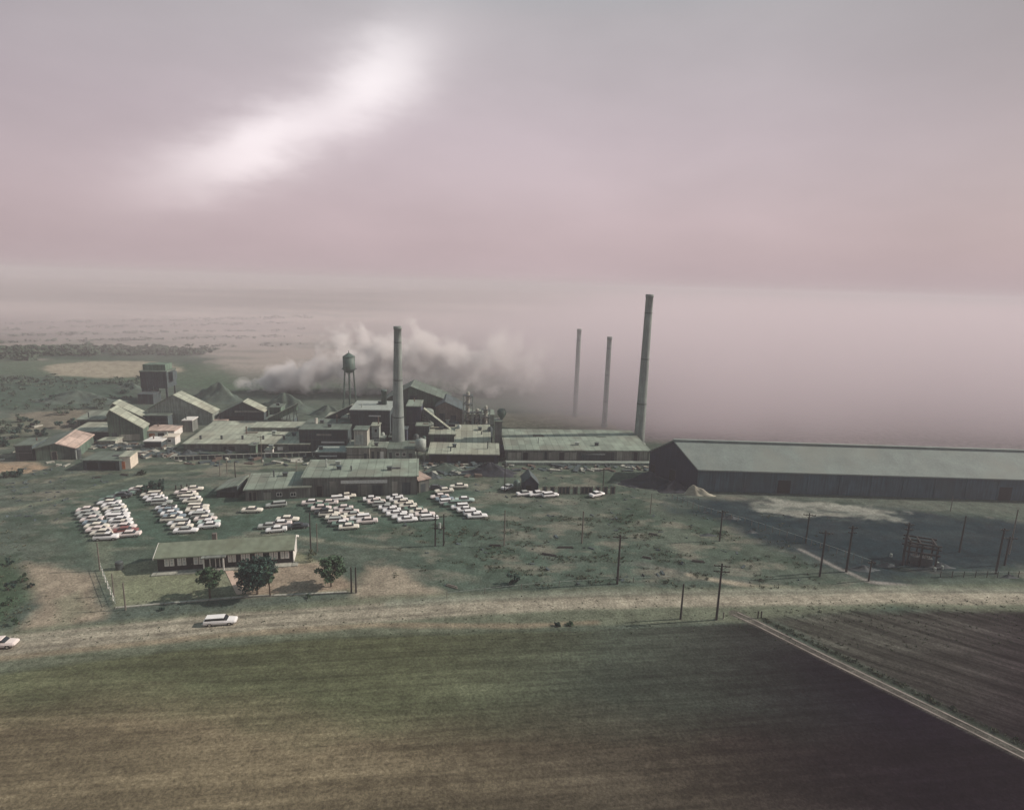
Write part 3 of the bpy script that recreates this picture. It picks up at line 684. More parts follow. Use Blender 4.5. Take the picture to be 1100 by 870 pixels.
long_front('crane_shed', 'shed with bright pale sloping roof and dark end in the works', (489, 484), (526, 484), 476, 12, 2.6, 'darkwall', 'paleroof', [('opening', 492, 478, 506, 483.5), ('dark', 512, 478, 522, 483.5)], a=4, kind='mono', cat='shed')
long_front('loading_dock', 'long dark open loading dock with thin pale roof', (461, 497), (535, 496.5), 487.5, 8, .9, 'bluewall', 'paleroof', [('opening', 463, 489.5, 480, 496.5), ('opening', 484, 489.5, 503, 496.5), ('opening', 507, 489.5, 531, 496)], a=3, kind='mono', cat='shed')
r = empty('water_softener', P(452, 494), 0, 'pale steel tank raised on thin legs beside the loading dock', 'tank')
h = height_at(r.location, 483)
MB().lathe([(1.5, h), (1.5, h+2.9), (.1, h+3.4)], 18).build('tank_shell', 'palesteel', r, True)
for sx in (-1, 1):
    for sy in (-1, 1): MB().tube((sx*1.2, sy*1.2, -.1), (sx, sy, h), .13).build('leg', 'palesteel', r)
MB().box(-1.5, 1.5, -1.5, 1.5, h-.15, h-.003).build('platform', 'steel', r)
def tank_(label, px, yb, yt, wpx, m='tankpaint', legs=False):
    b_ = P(px, yb); h_ = height_at(b_, yt); r_ = wpx/2/ppm(b_); o = empty('process_tank', b_, 0, label, 'tank', 'tanks among the works buildings')
    z0_ = h_*.35 if legs else -.1
    MB().lathe([(r_*.5, z0_), (r_, z0_+.2), (r_, h_*.9), (r_*.6, h_*.97), (.05, h_)], 18).build('tank_shell', m, o, True)
    MB().tube((r_*.9, 0, h_*.8), (r_*2.2, .3, h_*.75), .14, n=6).tube((r_*2.2, .3, h_*.75), (r_*2.2, .3, 0), .14, n=6).build('pipe', 'steel', o)
    if legs:
        for s1 in (-1, 1):
            for s2 in (-1, 1): MB().tube((s1*r_*.6, s2*r_*.6, -.1), (s1*r_*.6, s2*r_*.6, z0_+.3), .12, n=6).build('leg', 'steel', o)
tank_('dark process tank before the boiler house corner', 388, 482, 468, 5)
tank_('pale slim tank tucked between boiler house and tall chimney', 411.5, 480, 464, 4, 'palesteel')
tank_('dark tank on legs in front of the furnace block', 447, 482, 466, 6, 'steel', True)
tank_('green tank between silo and reagent house', 455.5, 480, 468, 5)
tank_('slim dark tank at the corner of the refinery', 470.5, 468.5, 448, 4, 'steel')
tank_('pale tank on legs behind the crane shed roof', 493, 475, 456, 5, 'palesteel', True)
tank_('dark tank between the steel frames and cyclone tower', 526, 477, 458, 5.5, 'darkwall')
tank_('dark tank under the water tower legs', 368, 474, 458, 6, 'steel')
tank_('rusty tank at the end of the flotation house', 337, 474, 461, 5, 'rust')
block('switch_house', 'narrow dark block leaning against the furnace block', 429, 437, 462, 482, 4, 'bluewall', 'darkroof', a=5)
block('lime_house', 'dark block with grey roof in front of the silo', 447, 461, 458, 478, 5, 'darkwall', 'greyroof', [('dark', 450, 462, 454, 470)], a=5)
block('drier_house', 'low blue dark block filling the gap before the refinery', 476, 492, 456, 471, 5, 'bluewall', 'darkroof', [('glazing', 478, 459, 490, 460)], a=4)
block('hoist_house', 'small dark hoist block on the rim of the boiler house yard', 418, 429, 470, 484, 4, 'darkwall', 'greenroof', a=5)
conveyor('conveyor_bridge', 'thin dark conveyor climbing from the crane shed toward the mill', (470, 474), (455, 446), (486, 470), 1.6, 'darkwall', 2)
conveyor('conveyor_bridge', 'long dark conveyor sloping behind the water tower to the boiler house', (345, 470), (336, 462), (378, 442), 1.6, 'darkwall', 4)
# tall pipe frames in the haze
def steel_frame(name, label, px, ybase, ytop, w, bays):
    b = P(px, ybase); h = height_at(b, ytop); r = empty(name, b, .05, label, 'steel tower')
    for sx in (0, 1):
        for sy in (0, 1):
            MB().box(sx*w-.16, sx*w+.16, sy*w-.16, sy*w+.16, -.1, h).build('column', 'palesteel', r)
    for k in range(1, bays+1):
        z = h*k/bays
        MB().box(-.2, w+.2, -.2, w+.2, z-.2, z-.05).build('deck', 'steel', r)
        MB().tube((0, -.02, z-h/bays), (w, -.02, z-.2), .09, n=5).build('brace', 'steel', r)
    MB().lathe([(.55, 0), (.55, h+.8), (.3, h+1.1)], 12, (w/2, w/2)).build('pipe', 'concrete_pale', r)
steel_frame('pipe_tower', 'tall pale steel pipe frame rising beside the refinery roof', 497, 470, 425, 3.0, 5)
steel_frame('pipe_tower', 'steel pipe frame next to the tallest pipe frame, half its height', 508, 471, 443, 2.4, 4)
steel_frame('pipe_tower', 'steel frame with dark decks between shed roof and cyclone tower', 517, 471, 440, 2.6, 4)
block('filter_house', 'hazy grey filter house behind the steel pipe frames', 500, 530, 446, 468, 8, 'concrete', 'greyroof', [('dark', 504, 450, 510, 460), ('dark', 517, 450, 524, 460)], a=4)
r_, f_, h_ = block('cyclone_tower', 'blue grey tower carrying a dark round cyclone', 531.5, 538.5, 453, 484, 3.5, 'greywall', 'greyroof', a=4, cat='tower')
MB().lathe([(.2, h_+.3), (1.3, h_+1.9), (1.4, h_+3.0), (.9, h_+3.6), (.2, h_+3.8)], 16, (f_.w-.1, 1.6)).build('cyclone', 'tankpaint', r_, True)
r = empty('dark_tank', P(538.5, 489), 0, 'squat dark round tank at the end of the loading dock', 'tank')
MB().lathe([(2.0, -.1), (2.0, 2.2), (1.2, 3.0), (.1, 3.2)], 20).build('tank_shell', 'bluewall', r, True)
MB().tube((1.8, 0, 2), (3.4, .4, 2), .15).tube((3.4, .4, 2), (3.4, .4, 0), .15).build('pipe', 'steel', r)
# --- long warehouse with broad pale roof
long_front('long_warehouse', 'very long low warehouse with broad pale roof and walled bays', (543, 495.5), (697, 496.5), 483.5, 21, .8, 'greywall', 'greyroof',
           [('pale', 546, 486, 560, 494), ('opening', 562, 486, 567, 494), ('pale', 569, 486, 583, 494), ('dark', 585, 485, 588, 495), ('pale', 589, 486, 600, 493.5), ('opening', 601, 486, 606, 494), ('pale', 607, 486, 619, 494),
            ('dark', 621, 486, 660, 494.5), ('glazing', 624, 487, 650, 488.5), ('pale', 663, 485, 679, 495), ('opening', 681, 486, 685, 495), ('pale', 687, 485, 696, 495)], kind='mono', cat='warehouse')
f_ = Front((543, 497), (697, 497.6)); r = empty('loading_platform', f_.o, f_.a, 'low pale loading platform along the long warehouse', 'platform')
MB().box(0, f_.w, -2.2, -.01, -.2, .7).build('platform_deck', 'concrete', r)
# --- big dark coal house, end on
E1 = P(748, 527); E0 = P(697, 507); E1.z = E0.z = 0
ex = E0-E1; LX = 260.0
r = empty('storage_shed', E1, 0, 'immensely long dark walled shed with pale roof, its dark gable end over coal heaps', 'storage shed')
he0, hr = 5.75, 10.9
def sp(t, x, z): return (ex.x*t+x, ex.y*t, z)
MB().add([sp(0, 0, -.3), sp(0, 0, he0), sp(.5, 0, hr), sp(1, 0, he0), sp(1, 0, -.3), sp(0, LX, -.3), sp(0, LX, he0), sp(.5, LX, hr), sp(1, LX, he0), sp(1, LX, -.3)],
         [(0, 1, 2, 3, 4), (5, 9, 8, 7, 6), (0, 5, 6, 1), (3, 8, 9, 4), (1, 6, 7, 2), (2, 7, 8, 3), (4, 9, 5, 0)]).build('wall', 'shedwall', r)
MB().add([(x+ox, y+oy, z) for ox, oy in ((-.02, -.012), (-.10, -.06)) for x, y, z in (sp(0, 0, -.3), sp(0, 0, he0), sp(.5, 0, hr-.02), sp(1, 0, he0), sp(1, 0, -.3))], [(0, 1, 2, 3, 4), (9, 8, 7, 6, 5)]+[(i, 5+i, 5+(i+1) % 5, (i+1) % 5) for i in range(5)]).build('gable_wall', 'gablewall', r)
for t0, t1, z0, z1 in ((-.035, .5, he0-.36, hr), (.5, 1.035, hr, he0-.36)):
    MB().add([sp(t0, -.5, z0+.01), sp(t1, -.5, z1+.01), sp(t1, LX, z1+.01), sp(t0, LX, z0+.01), sp(t0, -.5, z0+.3), sp(t1, -.5, z1+.3), sp(t1, LX, z1+.3), sp(t0, LX, z0+.3)],
             [(0, 3, 2, 1), (4, 5, 6, 7), (0, 1, 5, 4), (1, 2, 6, 5), (2, 3, 7, 6), (3, 0, 4, 7)]).build('roof', 'shedroof', r)
MB().box(ex.x*.5-.5, LX, ex.y*.5-.45, ex.y*.5+.45, hr+.2, hr+.55).build('ridge_cap', 'shedroof', r)
for k in range(32):
    x = 4+k*8; MB().box(x-.2, x+.2, -.22, -.003, -.3, he0-.5).build('wall_post', 'shedwall', r)
for k in (2, 9, 17, 26):
    x = 6+k*8; MB().box(x-1.6, x+1.6, -.06, .02, .02, 3.4).build('door', 'black', r)
nx_, ny_ = ex.y/ex.length, -ex.x/ex.length
if ny_ > 0: nx_, ny_ = -nx_, -ny_
for t0, t1, zt_ in ((.86, .96, 2.6), (.42, .55, 3.2)):
    q = [(ex.x*t+nx_*o, ex.y*t+ny_*o) for t in (t0, t1) for o in (.10, .20)]
    MB().add([(x, y, z) for z in (.02, zt_) for x, y in (q[0], q[1], q[3], q[2])], [(0, 3, 2, 1), (4, 5, 6, 7), (0, 1, 5, 4), (1, 2, 6, 5), (2, 3, 7, 6), (3, 0, 4, 7)]).build('gable_door', 'black', r)
# --- small hut group and fence
gable_front('dark_hut', 'small dark gabled hut beside the row of white cars', (562, 528.5), (578, 528.5), (561.5, 518), (570, 511.5), (580, 520), 5, 'bluewall', 'darkroof', [('opening', 565, 521, 571, 528)], cat='hut')
r = empty('round_tank', P(555, 528), 0, 'short dark round tank next to the gabled hut', 'tank')
MB().lathe([(.9, -.1), (.9, 2.4), (.5, 2.9), (.05, 3.0)], 16).build('tank_shell', 'tankpaint', r, True)
MB().lathe([(.93, 1.2), (.98, 1.2), (.98, 1.35), (.93, 1.35)], 16).build('band', 'steel', r)
f_ = Front((583, 530.5), (660, 530.5))
r = empty('slatted_fence', f_.o, f_.a, 'dark slatted fence of alternating panels beyond the parked white cars', 'fence')
n = 19
for k in range(n+1):
    u = f_.w*k/n; MB().box(u-.12, u+.12, -.12, .12, -.2, 2.0).build('post', 'greywood', r)
for k in range(n):
    if k % 2 == 0 or k in (5, 11):
        u = f_.w*k/n; MB().box(u+.125, u+f_.w/n-.125, -.04, .04, .1, 1.8).build('panel', 'darkwall', r)
MB().box(0, f_.w, .045, .10, 1.3, 1.45).build('rail', 'greywood', r)

# --- tall dark bin tower at the back
b = P(157, 431); f_ = Front((152, 431), (162, 431), 8)
r = empty('coal_bin', f_.o, f_.a, 'big dark elevated coal bin with pale top near the oval field', 'bin tower')
u0, z0 = f_.uz(151.5, 417); u1, z1 = f_.uz(178.5, 400)
zt = z1
MB().box(u0, u1, 0, 9, z0, zt).build('bin_wall', 'darkwall', r)
MB().box(u0-.2, u1+.2, -.2, 9.2, zt+.003, zt+.5).build('roof', 'greenroof', r)
MB().box(u0+.6, u1-.8, 1.5, 8, zt+.503, zt+2.8).build('top_house', 'greenwall', r)
MB().box(u1+.003, u1+1.6, 2, 6, z0+3, zt-.2).build('side_chute', 'darkwall', r)
ux_, zz = f_.uz(161.5, 428)
MB().box(u0, ux_, .5, 8, -.2, z0-.003).build('base_wall', 'darkwall', r)
for uu in (u0+(u1-u0)*.62, u1-.4):
    for yy in (.5, 8): MB().box(uu-.25, uu+.25, yy-.25, yy+.25, -.2, z0-.003).build('leg', 'steel', r)
f2 = block('bin_annex', 'low dark annex at the foot of the coal bin', 149, 165, 424, 434, 7, 'darkwall', 'darkroof', a=8)

# --- water tower
b = P(376.5, 462)
r = empty('water_tower', b, R(20), 'dark water tower with conical roof on four thin legs', 'water tower')
zb = height_at(b, 396); zt = height_at(b, 383); zc = height_at(b, 378.8); z0 = height_at(b, 401)
rad = 6.3/ppm(b)
MB().lathe([(rad*.15, z0), (rad*.6, z0+(zb-z0)*.25), (rad*.92, z0+(zb-z0)*.65), (rad, zb), (rad, zt), (rad*.9, zt+.01)], 28).build('tank', 'tankpaint', r, True)
MB().lathe([(rad*1.07, zt+.02), (rad*.6, zt+(zc-zt)*.45), (.12, zc), (.1, zc+.7), (.02, zc+.72)], 28).build('tank_roof', 'tankpaint', r)
MB().lathe([(rad*1.02, zb-.1), (rad*1.22, zb-.1), (rad*1.22, zb+.05), (rad*1.02, zb+.05)], 28).build('balcony', 'steel', r)
br = 11.5/ppm(b)
for k in range(4):
    t = math.pi/4+k*math.pi/2; c, s_ = math.cos(t), math.sin(t)
    MB().tube((c*br, s_*br, -.1), (c*rad*.95, s_*rad*.95, zb), .17, .13, 6).build('leg', 'tankpaint', r)
for lv in (.33, .66):
    q = br+(rad*.95-br)*lv; z = zb*lv; m = MB()
    cs = [(math.cos(math.pi/4+k*math.pi/2)*q, math.sin(math.pi/4+k*math.pi/2)*q, z) for k in range(4)]
    for k in range(4): m.tube(cs[k], cs[(k+1) % 4], .09, n=5)
    m.build('brace', 'tankpaint', r)
for k in range(4):
    t = math.pi/4+k*math.pi/2; t2 = t+math.pi/2; m = MB()
    for l0, l1 in ((0, .33), (.33, .66), (.66, 1)):
        q0 = br+(rad*.95-br)*l0; q1 = br+(rad*.95-br)*l1
        m.tube((math.cos(t)*q0, math.sin(t)*q0, zb*l0), (math.cos(t2)*q1, math.sin(t2)*q1, zb*l1), .03, n=4)
        m.tube((math.cos(t2)*q0, math.sin(t2)*q0, zb*l0), (math.cos(t)*q1, math.sin(t)*q1, zb*l1), .03, n=4)
    m.build('tie_rod', 'steel', r)
MB().tube((0, 0, -.1), (0, 0, z0+.2), .32, n=10).build('riser_pipe', 'tankpaint', r)

# --- tall chimneys
def chimney(label, px, ybase, ytop, wb, wt, bands=3, ladder=True):
    b = P(px, ybase); h = height_at(b, ytop); s = ppm(b)
    s2 = F_PX/((b+Vector((0, 0, h))-CAM).dot(FW))
    r0, r1 = wb/2/s, wt/2/s2
    r = empty('tall_chimney', b, 0, label, 'chimney', 'tall factory chimneys')
    prof = [(r0*1.0+(r1-r0)*(1-(1-t)**1.35), h*t) for t in np.linspace(0, 1, 14)]
    prof[0] = (r0, -.2)
    prof += [(r1*1.09, h+.01), (r1*1.09, h+.9), (r1*.8, h+.9), (r1*.78, h-.6)]
    MB().lathe(prof, 32).build('shaft', MT['stackcol'], r, True)
    for k in range(bands):
        t = .3+.6*k/max(1, bands-1); rr = r0+(r1-r0)*(1-(1-t)**1.35)
        MB().lathe([(rr*.98, h*t-.15), (rr*1.035, h*t-.15), (rr*1.035, h*t+.15), (rr*.98, h*t+.15)], 32).build('band', 'steel', r)
    MB().lathe([(r0*1.25, -.2), (r0*1.25, 1.2), (r0*1.02, 1.5)], 32).build('plinth', 'concrete', r)
    return r
MT['stackcol'] = mat('soot_streaked_concrete', (.20, .235, .22), streak=.25, scale=.3, dirt=(.12, .15, .14), dirt_amt=.4)
chimney('tall chimney beside the water tower, sunlit along one edge', 428, 486, 354, 14.5, 8)
chimney('tallest and widest chimney, rising from the long pale warehouse roof', 686, 480, 319.5, 11.5, 8)
chimney('slim chimney in the haze between the widest and the faintest chimneys', 649, 458.5, 364.5, 5.6, 5)
chimney('faintest slim chimney, almost lost in the haze', 617.5, 447.5, 356, 5.0, 4.6)
# ------------------------------------------------------------------ heaps
def heap(name, label, pxc, wpx, h, ratio, m, seed, peak=(0, 0), power=1.2, cat='heap'):
    b = P(*pxc); w = wpx/ppm(b)/2
    rr, nn = 16, 40; vs = [(peak[0]*w, peak[1]*w*ratio, h)]; fs = []
    rng = random.Random(seed); ph = [rng.uniform(0, 6.28) for _ in range(4)]
    for i in range(1, rr+1):
        t = i/rr
        for k in range(nn):
            a = 2*math.pi*k/nn
            q = 1+.12*math.sin(3*a+ph[0])+.08*math.sin(5*a+ph[1])+.05*math.sin(9*a+ph[2])
            x = math.cos(a)*w*t*q+peak[0]*w*(1-t); y = math.sin(a)*w*ratio*t*q+peak[1]*w*ratio*(1-t)
            z = h*(1-t**power)*(.35+.65*(1-t))*(1+.22*min(1, t*2.5)*math.sin(a*4+t*7+ph[3]))+h*.12*math.sin(x*1.7+ph[0])*math.sin(y*2.1+ph[1])*(1-t)*2*t
            vs.append((x, y, z if t < 1 else -.25))
    for k in range(nn): fs.append((0, 1+k, 1+(k+1) % nn))
    for i in range(rr-1):
        for k in range(nn):
            a = 1+i*nn+k; b_ = 1+i*nn+(k+1) % nn; fs.append((a, a+nn, b_+nn, b_))
    o = MB().add(vs, fs).build(name, m, None, True); o.location = b
    return tag(o, label, cat)
heap('coal_heap', 'dark coal heap spreading from the foot of the shed gable', (694, 520), 66, 3.4, .42, 'coal', 3, (.1, .2))
heap('coal_heap', 'dark coal heap in front of the shed gable doorway', (724, 527), 46, 2.8, .42, 'coal', 4, (0, .1))
heap('spoil_ridge', 'pale sunlit ridge of spoil running off the shed gable corner', (752, 531.5), 34, 2.6, .3, 'paleheap', 5, (-.5, .1), cat='heap')
heap('ore_heap', 'blue dark ore heap in front of the loading dock', (526, 509), 64, 3.2, .35, 'coal', 6, (.0, .2))
heap('ore_heap', 'green grey ore heap beside the raised pale tank', (478, 506), 54, 2.4, .35, 'greenheap', 7)
heap('ore_heap', 'little dark heap at the end wall of the grey store', (463, 513), 24, 1.8, .5, 'darkheap', 8)
heap('slag_heap', 'pale green mound rising behind the grey store roof', (408, 505), 56, 3.0, .4, 'paleheap', 9)
heap('spoil_heap', 'big dark spoil heap directly under the start of the smoke', (306, 441), 84, 7.0, .35, 'greenheap', 10)
heap('spoil_heap', 'dark blue green spoil heap behind the wide ore shed', (232, 432), 70, 8.5, .45, 'greenheap', 11, (.1, 0))
heap('spoil_heap', 'low dark heap next to the coal bin, toward the oval field', (140, 417), 30, 3.2, .5, 'greenheap', 12)
heap('spoil_heap', 'broad green spoil mound beyond the pink roofed barn', (84, 431), 110, 4.5, .3, 'greenheap', 13)
heap('spoil_heap', 'hazy heap between smoke and boiler house', (352, 446), 50, 4.0, .35, 'greenheap', 14)
heap('scrap_heap', 'low dark scrap pile by the end of the boundary wall', (202, 488), 22, 1.5, .5, 'darkheap', 15)
heap('scrap_heap', 'dark scrap pile with pale bits below the white office cube', (216, 484), 24, 1.7, .5, 'darkheap', 16)
for i, (x, y, w, h, s) in enumerate([(785, 557, 22, .9, 'dark dumped heap beside the wire fence and crossarm pole'), (806, 572, 16, .6, 'dark flat heap beside the fence below the pale spoil'),
        (927, 612, 34, 1.0, 'dark scrap heap at the foot of the double pole line'), (1010, 609, 30, .9, 'dark heap on the far side of the switch frame'), (1083, 620, 20, .7, 'dark heap at the end of the cinder ground'),
        (952, 608, 26, .8, 'dark low heap on the cinder ground before the switchyard'), (760, 575, 20, .5, 'thin dark strip of rubbish near the crossarm pole')]):
    heap('scrap_heap', s, (x, y), w, h, .3, 'darkheap', 30+i)

# ------------------------------------------------------------------ cars
CARC = dict(white=(.82, .80, .80), cream=(.76, .71, .62), pink=(.76, .67, .64), green=(.14, .22, .18), blue=(.20, .26, .30), dark=(.03, .04, .045), red=(.22, .07, .06), grey=(.38, .40, .38), turquoise=(.45, .56, .52))
carmat = {k: mat(k+'_car_paint', c, rough=.35, var=.05, scale=.8) for k, c in CARC.items()}
def loft(st):
    """st: list of (x, halfwidth, zbot, ztop, topinset)"""
    vs = []; fs = []
    for x, w, zb, zt, ti in st:
        zm = zb+(zt-zb)*.55
        vs += [(x, -w*.9, zb), (x, -w, zm), (x, -w+ti, zt), (x, w-ti, zt), (x, w, zm), (x, w*.9, zb)]
    n = 6
    for i in range(len(st)-1):
        for k in range(n):
            a = i*n+k; b = i*n+(k+1) % n; fs.append((a, b, b+n, a+n))
    fs += [tuple(range(n)), tuple(range((len(st)-1)*n, len(st)*n))[::-1]]
    return MB().add(vs, fs)
def make_car(kind):
    r = empty('parked_car', (0, 0, 0))
    if kind == 'pickup':
        body = loft([(-2.6, .80, .50, .85, .05), (-2.5, .92, .34, .98, .06), (-.3, .94, .32, 1.0, .06), (.0, .94, .32, 1.02, .1), (1.2, .94, .32, 1.02, .12), (2.3, .90, .34, .92, .2), (2.5, .80, .45, .8, .1)]).build('body', 'white', r)
        MB().box(-2.4, -.35, -.72, .72, 1.003, 1.02).build('cargo_bed', 'black', r)
        MB().prism([(-.30, 1.03), (1.15, 1.03), (.75, 1.5), (-.15, 1.5)], -.72, .72).build('windows', 'glass', r)
        MB().box(-.2, .78, -.70, .70, 1.503, 1.57).build('car_roof', 'white', r)
    elif kind == 'wagon':
        body = loft([(-2.6, .82, .45, .9, .05), (-2.5, .94, .32, .98, .06), (-1.2, .96, .30, .99, .06), (.8, .96, .30, .97, .1), (1.1, .95, .30, .97, .12), (2.4, .92, .32, .88, .2), (2.65, .80, .45, .78, .1)]).build('body', 'white', r)
        MB().prism([(-2.45, .985), (1.25, .985), (.65, 1.42), (-2.2, 1.42)], -.76, .76).build('windows', 'glass', r)
        MB().box(-2.25, .72, -.72, .72, 1.423, 1.49).build('car_roof', 'white', r)
    else:
        body = loft([(-2.65, .82, .48, .86, .05), (-2.5, .94, .32, .98, .08), (-1.5, .96, .30, .96, .14), (-.8, .96, .30, .97, .08), (.8, .96, .30, .97, .1), (1.1, .95, .30, .96, .14), (2.4, .92, .32, .86, .2), (2.65, .80, .45, .76, .1)]).build('body', 'white', r)
        MB().prism([(-1.55, .965), (1.25, .965), (.6, 1.36), (-.95, 1.36)], -.76, .76).build('windows', 'glass', r)
        MB().prism([(-1.02, 1.363), (.68, 1.363), (.6, 1.44), (-.9, 1.44)], -.71, .71).build('car_roof', 'white', r)
    for sx in (-1.55, 1.6):
        for sy in (-1, 1):
            w = MB().tube((sx, sy*.70, .31), (sx, sy*.93, .31), .35, n=14).build('wheel', 'rubber', r)
            MB().tube((sx, sy*.90, .31), (sx, sy*.945, .31), .2, n=10).build('hub_cap', 'chrome', w)
    MB().box(2.6, 2.74, -.86, .86, .38, .52).build('bumper', 'chrome', r)
    MB().box(-2.74, -2.6, -.86, .86, .38, .52).build('bumper', 'chrome', r)
    return r
protos = {k: make_car(k) for k in ('sedan', 'wagon', 'pickup')}
used_p = set()
ccache = {}
def colour(o, c):
    k = (o.data.name, c)
    if k not in ccache:
        me = o.data.copy(); me.materials[0] = carmat[c]; ccache[k] = me
    o.data = ccache[k]
def copy_tree(o, parent=None):
    c = o.copy(); COL.objects.link(c); c.parent = parent
    for ch in KIDS.get(o.name, []): copy_tree(ch, c)
    return c
KIDS = {}
for o in bpy.data.objects:
    if o.parent: KIDS.setdefault(o.parent.name, []).append(o)
def base_roof(kind, c):
    k = ('roof', kind, c)
    if k not in ccache:
        me = [x for x in KIDS[protos[kind].name] if x.name.startswith('car_roof')][0].data.copy(); me.materials[0] = carmat[c]; ccache[k] = me
    return ccache[k]
CARS = []
def place_car(pos, ang, kind, c, label, group='cars parked in the works car park', name='parked_car'):
    r = copy_tree(protos[kind]); r.name = name
    r.location = (pos[0], pos[1], 0.0); r.rotation_euler = (0, 0, ang); sc_ = rc.uniform(.74, .86); r.scale = (sc_, .8, rc.uniform(.78, .9))
    for ch in [x for x in bpy.data.objects if x.parent == r]:
        if ch.name.startswith(('body', 'car_roof')): colour(ch, c)
    if rc.random() < .3:
        for ch in [x for x in bpy.data.objects if x.parent == r and x.name.startswith('car_roof')]: ch.data = base_roof(kind, rc.choice(['white', 'grey', 'cream']))
    tag(r, label, {'sedan': 'car', 'wagon': 'car', 'pickup': 'pickup truck'}[kind], group)
    CARS.append(r)
    return r
ORD = ['first', 'second', 'third', 'fourth', 'fifth', 'sixth', 'seventh', 'eighth', 'ninth', 'tenth', 'eleventh', 'twelfth', 'thirteenth', 'fourteenth', 'fifteenth', 'sixteenth']
rc = random.Random(5)
def pick():
    x = rc.random()
    for k, p in (('white', .42), ('cream', .25), ('pink', .15), ('turquoise', .03), ('grey', .06), ('green', .04), ('blue', .02), ('red', .01), ('dark', .02)):
        if x < p: return k
        x -= p
    return 'white'
HEAD = R(14)
def car_row(p0, p1, desc, pitch=2.5, skip=()):
    a, b = P(*p0), P(*p1); d = b-a
    nrm = Vector((-math.sin(HEAD), math.cos(HEAD), 0)); n = max(2, round(abs(d.dot(nrm))/pitch)+1)
    for i in range(n):
        if i in skip: continue
        q = a+d*(i/(n-1)); kind = rc.choices(['sedan', 'wagon', 'pickup'], [8, 2, 1])[0]; c = pick()
        nm = {'sedan': 'sedan', 'wagon': 'estate car', 'pickup': 'pickup'}[kind]
        ang = HEAD+R(rc.uniform(-3, 3))+(math.pi if rc.random() < .4 else 0)
        place_car((q.x+rc.uniform(-.35, .35), q.y+rc.uniform(-.1, .1)), ang, kind, c, f'{c} {nm}, {ORD[n-1-i]} from road, {desc}')
car_row((93, 550), (114, 579), 'outer row of cars by dirt lot', 1.95)
car_row((117, 539), (137, 576), 'inner row of cars by dirt lot', 1.95)
car_row((164, 533), (188, 557), 'dirt lot side row behind office', 1.98, (4,))
car_row((186, 560), (200, 572), 'short row just behind office roof', 1.9)
car_row((200, 531), (226, 567), 'store side row behind office', 1.98, (4,))
car_row((337, 542), (374, 568), 'first slanting row before the grey store', 1.98)
car_row((354, 542), (396, 562), 'second slanting row before the grey store', 1.98, (1,))
car_row((400, 538), (438, 560), 'third slanting row before the grey store', 1.98)
car_row((424, 536), (461, 558), 'fourth slanting row before the grey store', 1.98)
car_row((471, 535), (512, 556), 'fifth slanting row, past the end of the store', 1.98)
singles = [((135, 532), 'sedan', 'green', 'green sedan alone beside the dark conical bush'), ((130, 534.5), 'sedan', 'dark', 'dark sedan alone at the top of the dirt lot block'),
    ((149, 527), 'sedan', 'pink', 'pinkish sedan under the dark conical bush'), ((208, 527), 'sedan', 'cream', 'cream sedan behind the low picket barrier'),
    ((271, 550), 'sedan', 'cream', 'cream sedan standing alone in the open middle of the lot'), ((297, 544), 'wagon', 'grey', 'grey estate car alone in front of the low canteen'),
    ((309, 560), 'sedan', 'cream', 'cream sedan at the back of the loose cluster behind the office'), ((301, 565), 'sedan', 'pink', 'pinkish sedan in the middle of the loose cluster behind the office'),
    ((290, 567), 'sedan', 'grey', 'grey sedan at the edge of the loose cluster behind the office'), ((297, 571), 'sedan', 'white', 'white sedan on the office side of the loose cluster'),
    ((320, 567), 'sedan', 'dark', 'black sedan beside the loose cluster behind the office'), ((365, 537.5), 'wagon', 'white', 'white estate car close against the grey store wall'),
    ((373, 534.5), 'sedan', 'cream', 'cream sedan tight by the pale panel of the store wall'), ((477, 529), 'sedan', 'cream', 'cream sedan behind the fifth slanting row'), ((468, 525.5), 'sedan', 'dark', 'dark sedan at the pink annex corner'),
    ((493, 524), 'sedan', 'cream', 'cream sedan alone past the store end, by a thin pole'), ((499, 539), 'sedan', 'turquoise', 'pale turquoise sedan beside the fifth slanting row'),
    ((546, 525), 'sedan', 'white', 'white sedan beside the short round tank'), ((564, 532), 'sedan', 'white', 'white sedan in front of the round tank'), ((577, 532.5), 'sedan', 'white', 'white sedan in front of the dark gabled hut'),
    ((591, 533.5), 'wagon', 'white', 'white estate car in front of the slatted fence start'), ((641, 533), 'sedan', 'white', 'white sedan alone near the far end of the slatted fence')]
for p, k, c, l in singles:
    q = P(*p); ang = HEAD+R(rc.uniform(-8, 8)) if p[0] < 540 else R(rc.choice([50, 35, 20])); 
    if rc.random() < .5: ang += math.pi
    place_car((q.x, q.y), ang, k, c, l)
q = P(237, 669.5); w = place_car((q.x, q.y), R(11), 'wagon', 'white', 'long white estate car driving on the dirt road below the office', 'cars on the road', 'road_car'); w['category'] = 'car'
q = P(0, 694.5); place_car((q.x, q.y), R(10), 'sedan', 'pink', 'pinkish sedan on the road at the picture edge', 'cars on the road', 'road_car')
for p in protos.values():
    for ch in list(bpy.data.objects):
        if ch.parent and ch.parent.parent == p: bpy.data.objects.remove(ch)
    for ch in [x for x in bpy.data.objects if x.parent == p]: bpy.data.objects.remove(ch)
    bpy.data.objects.remove(p)

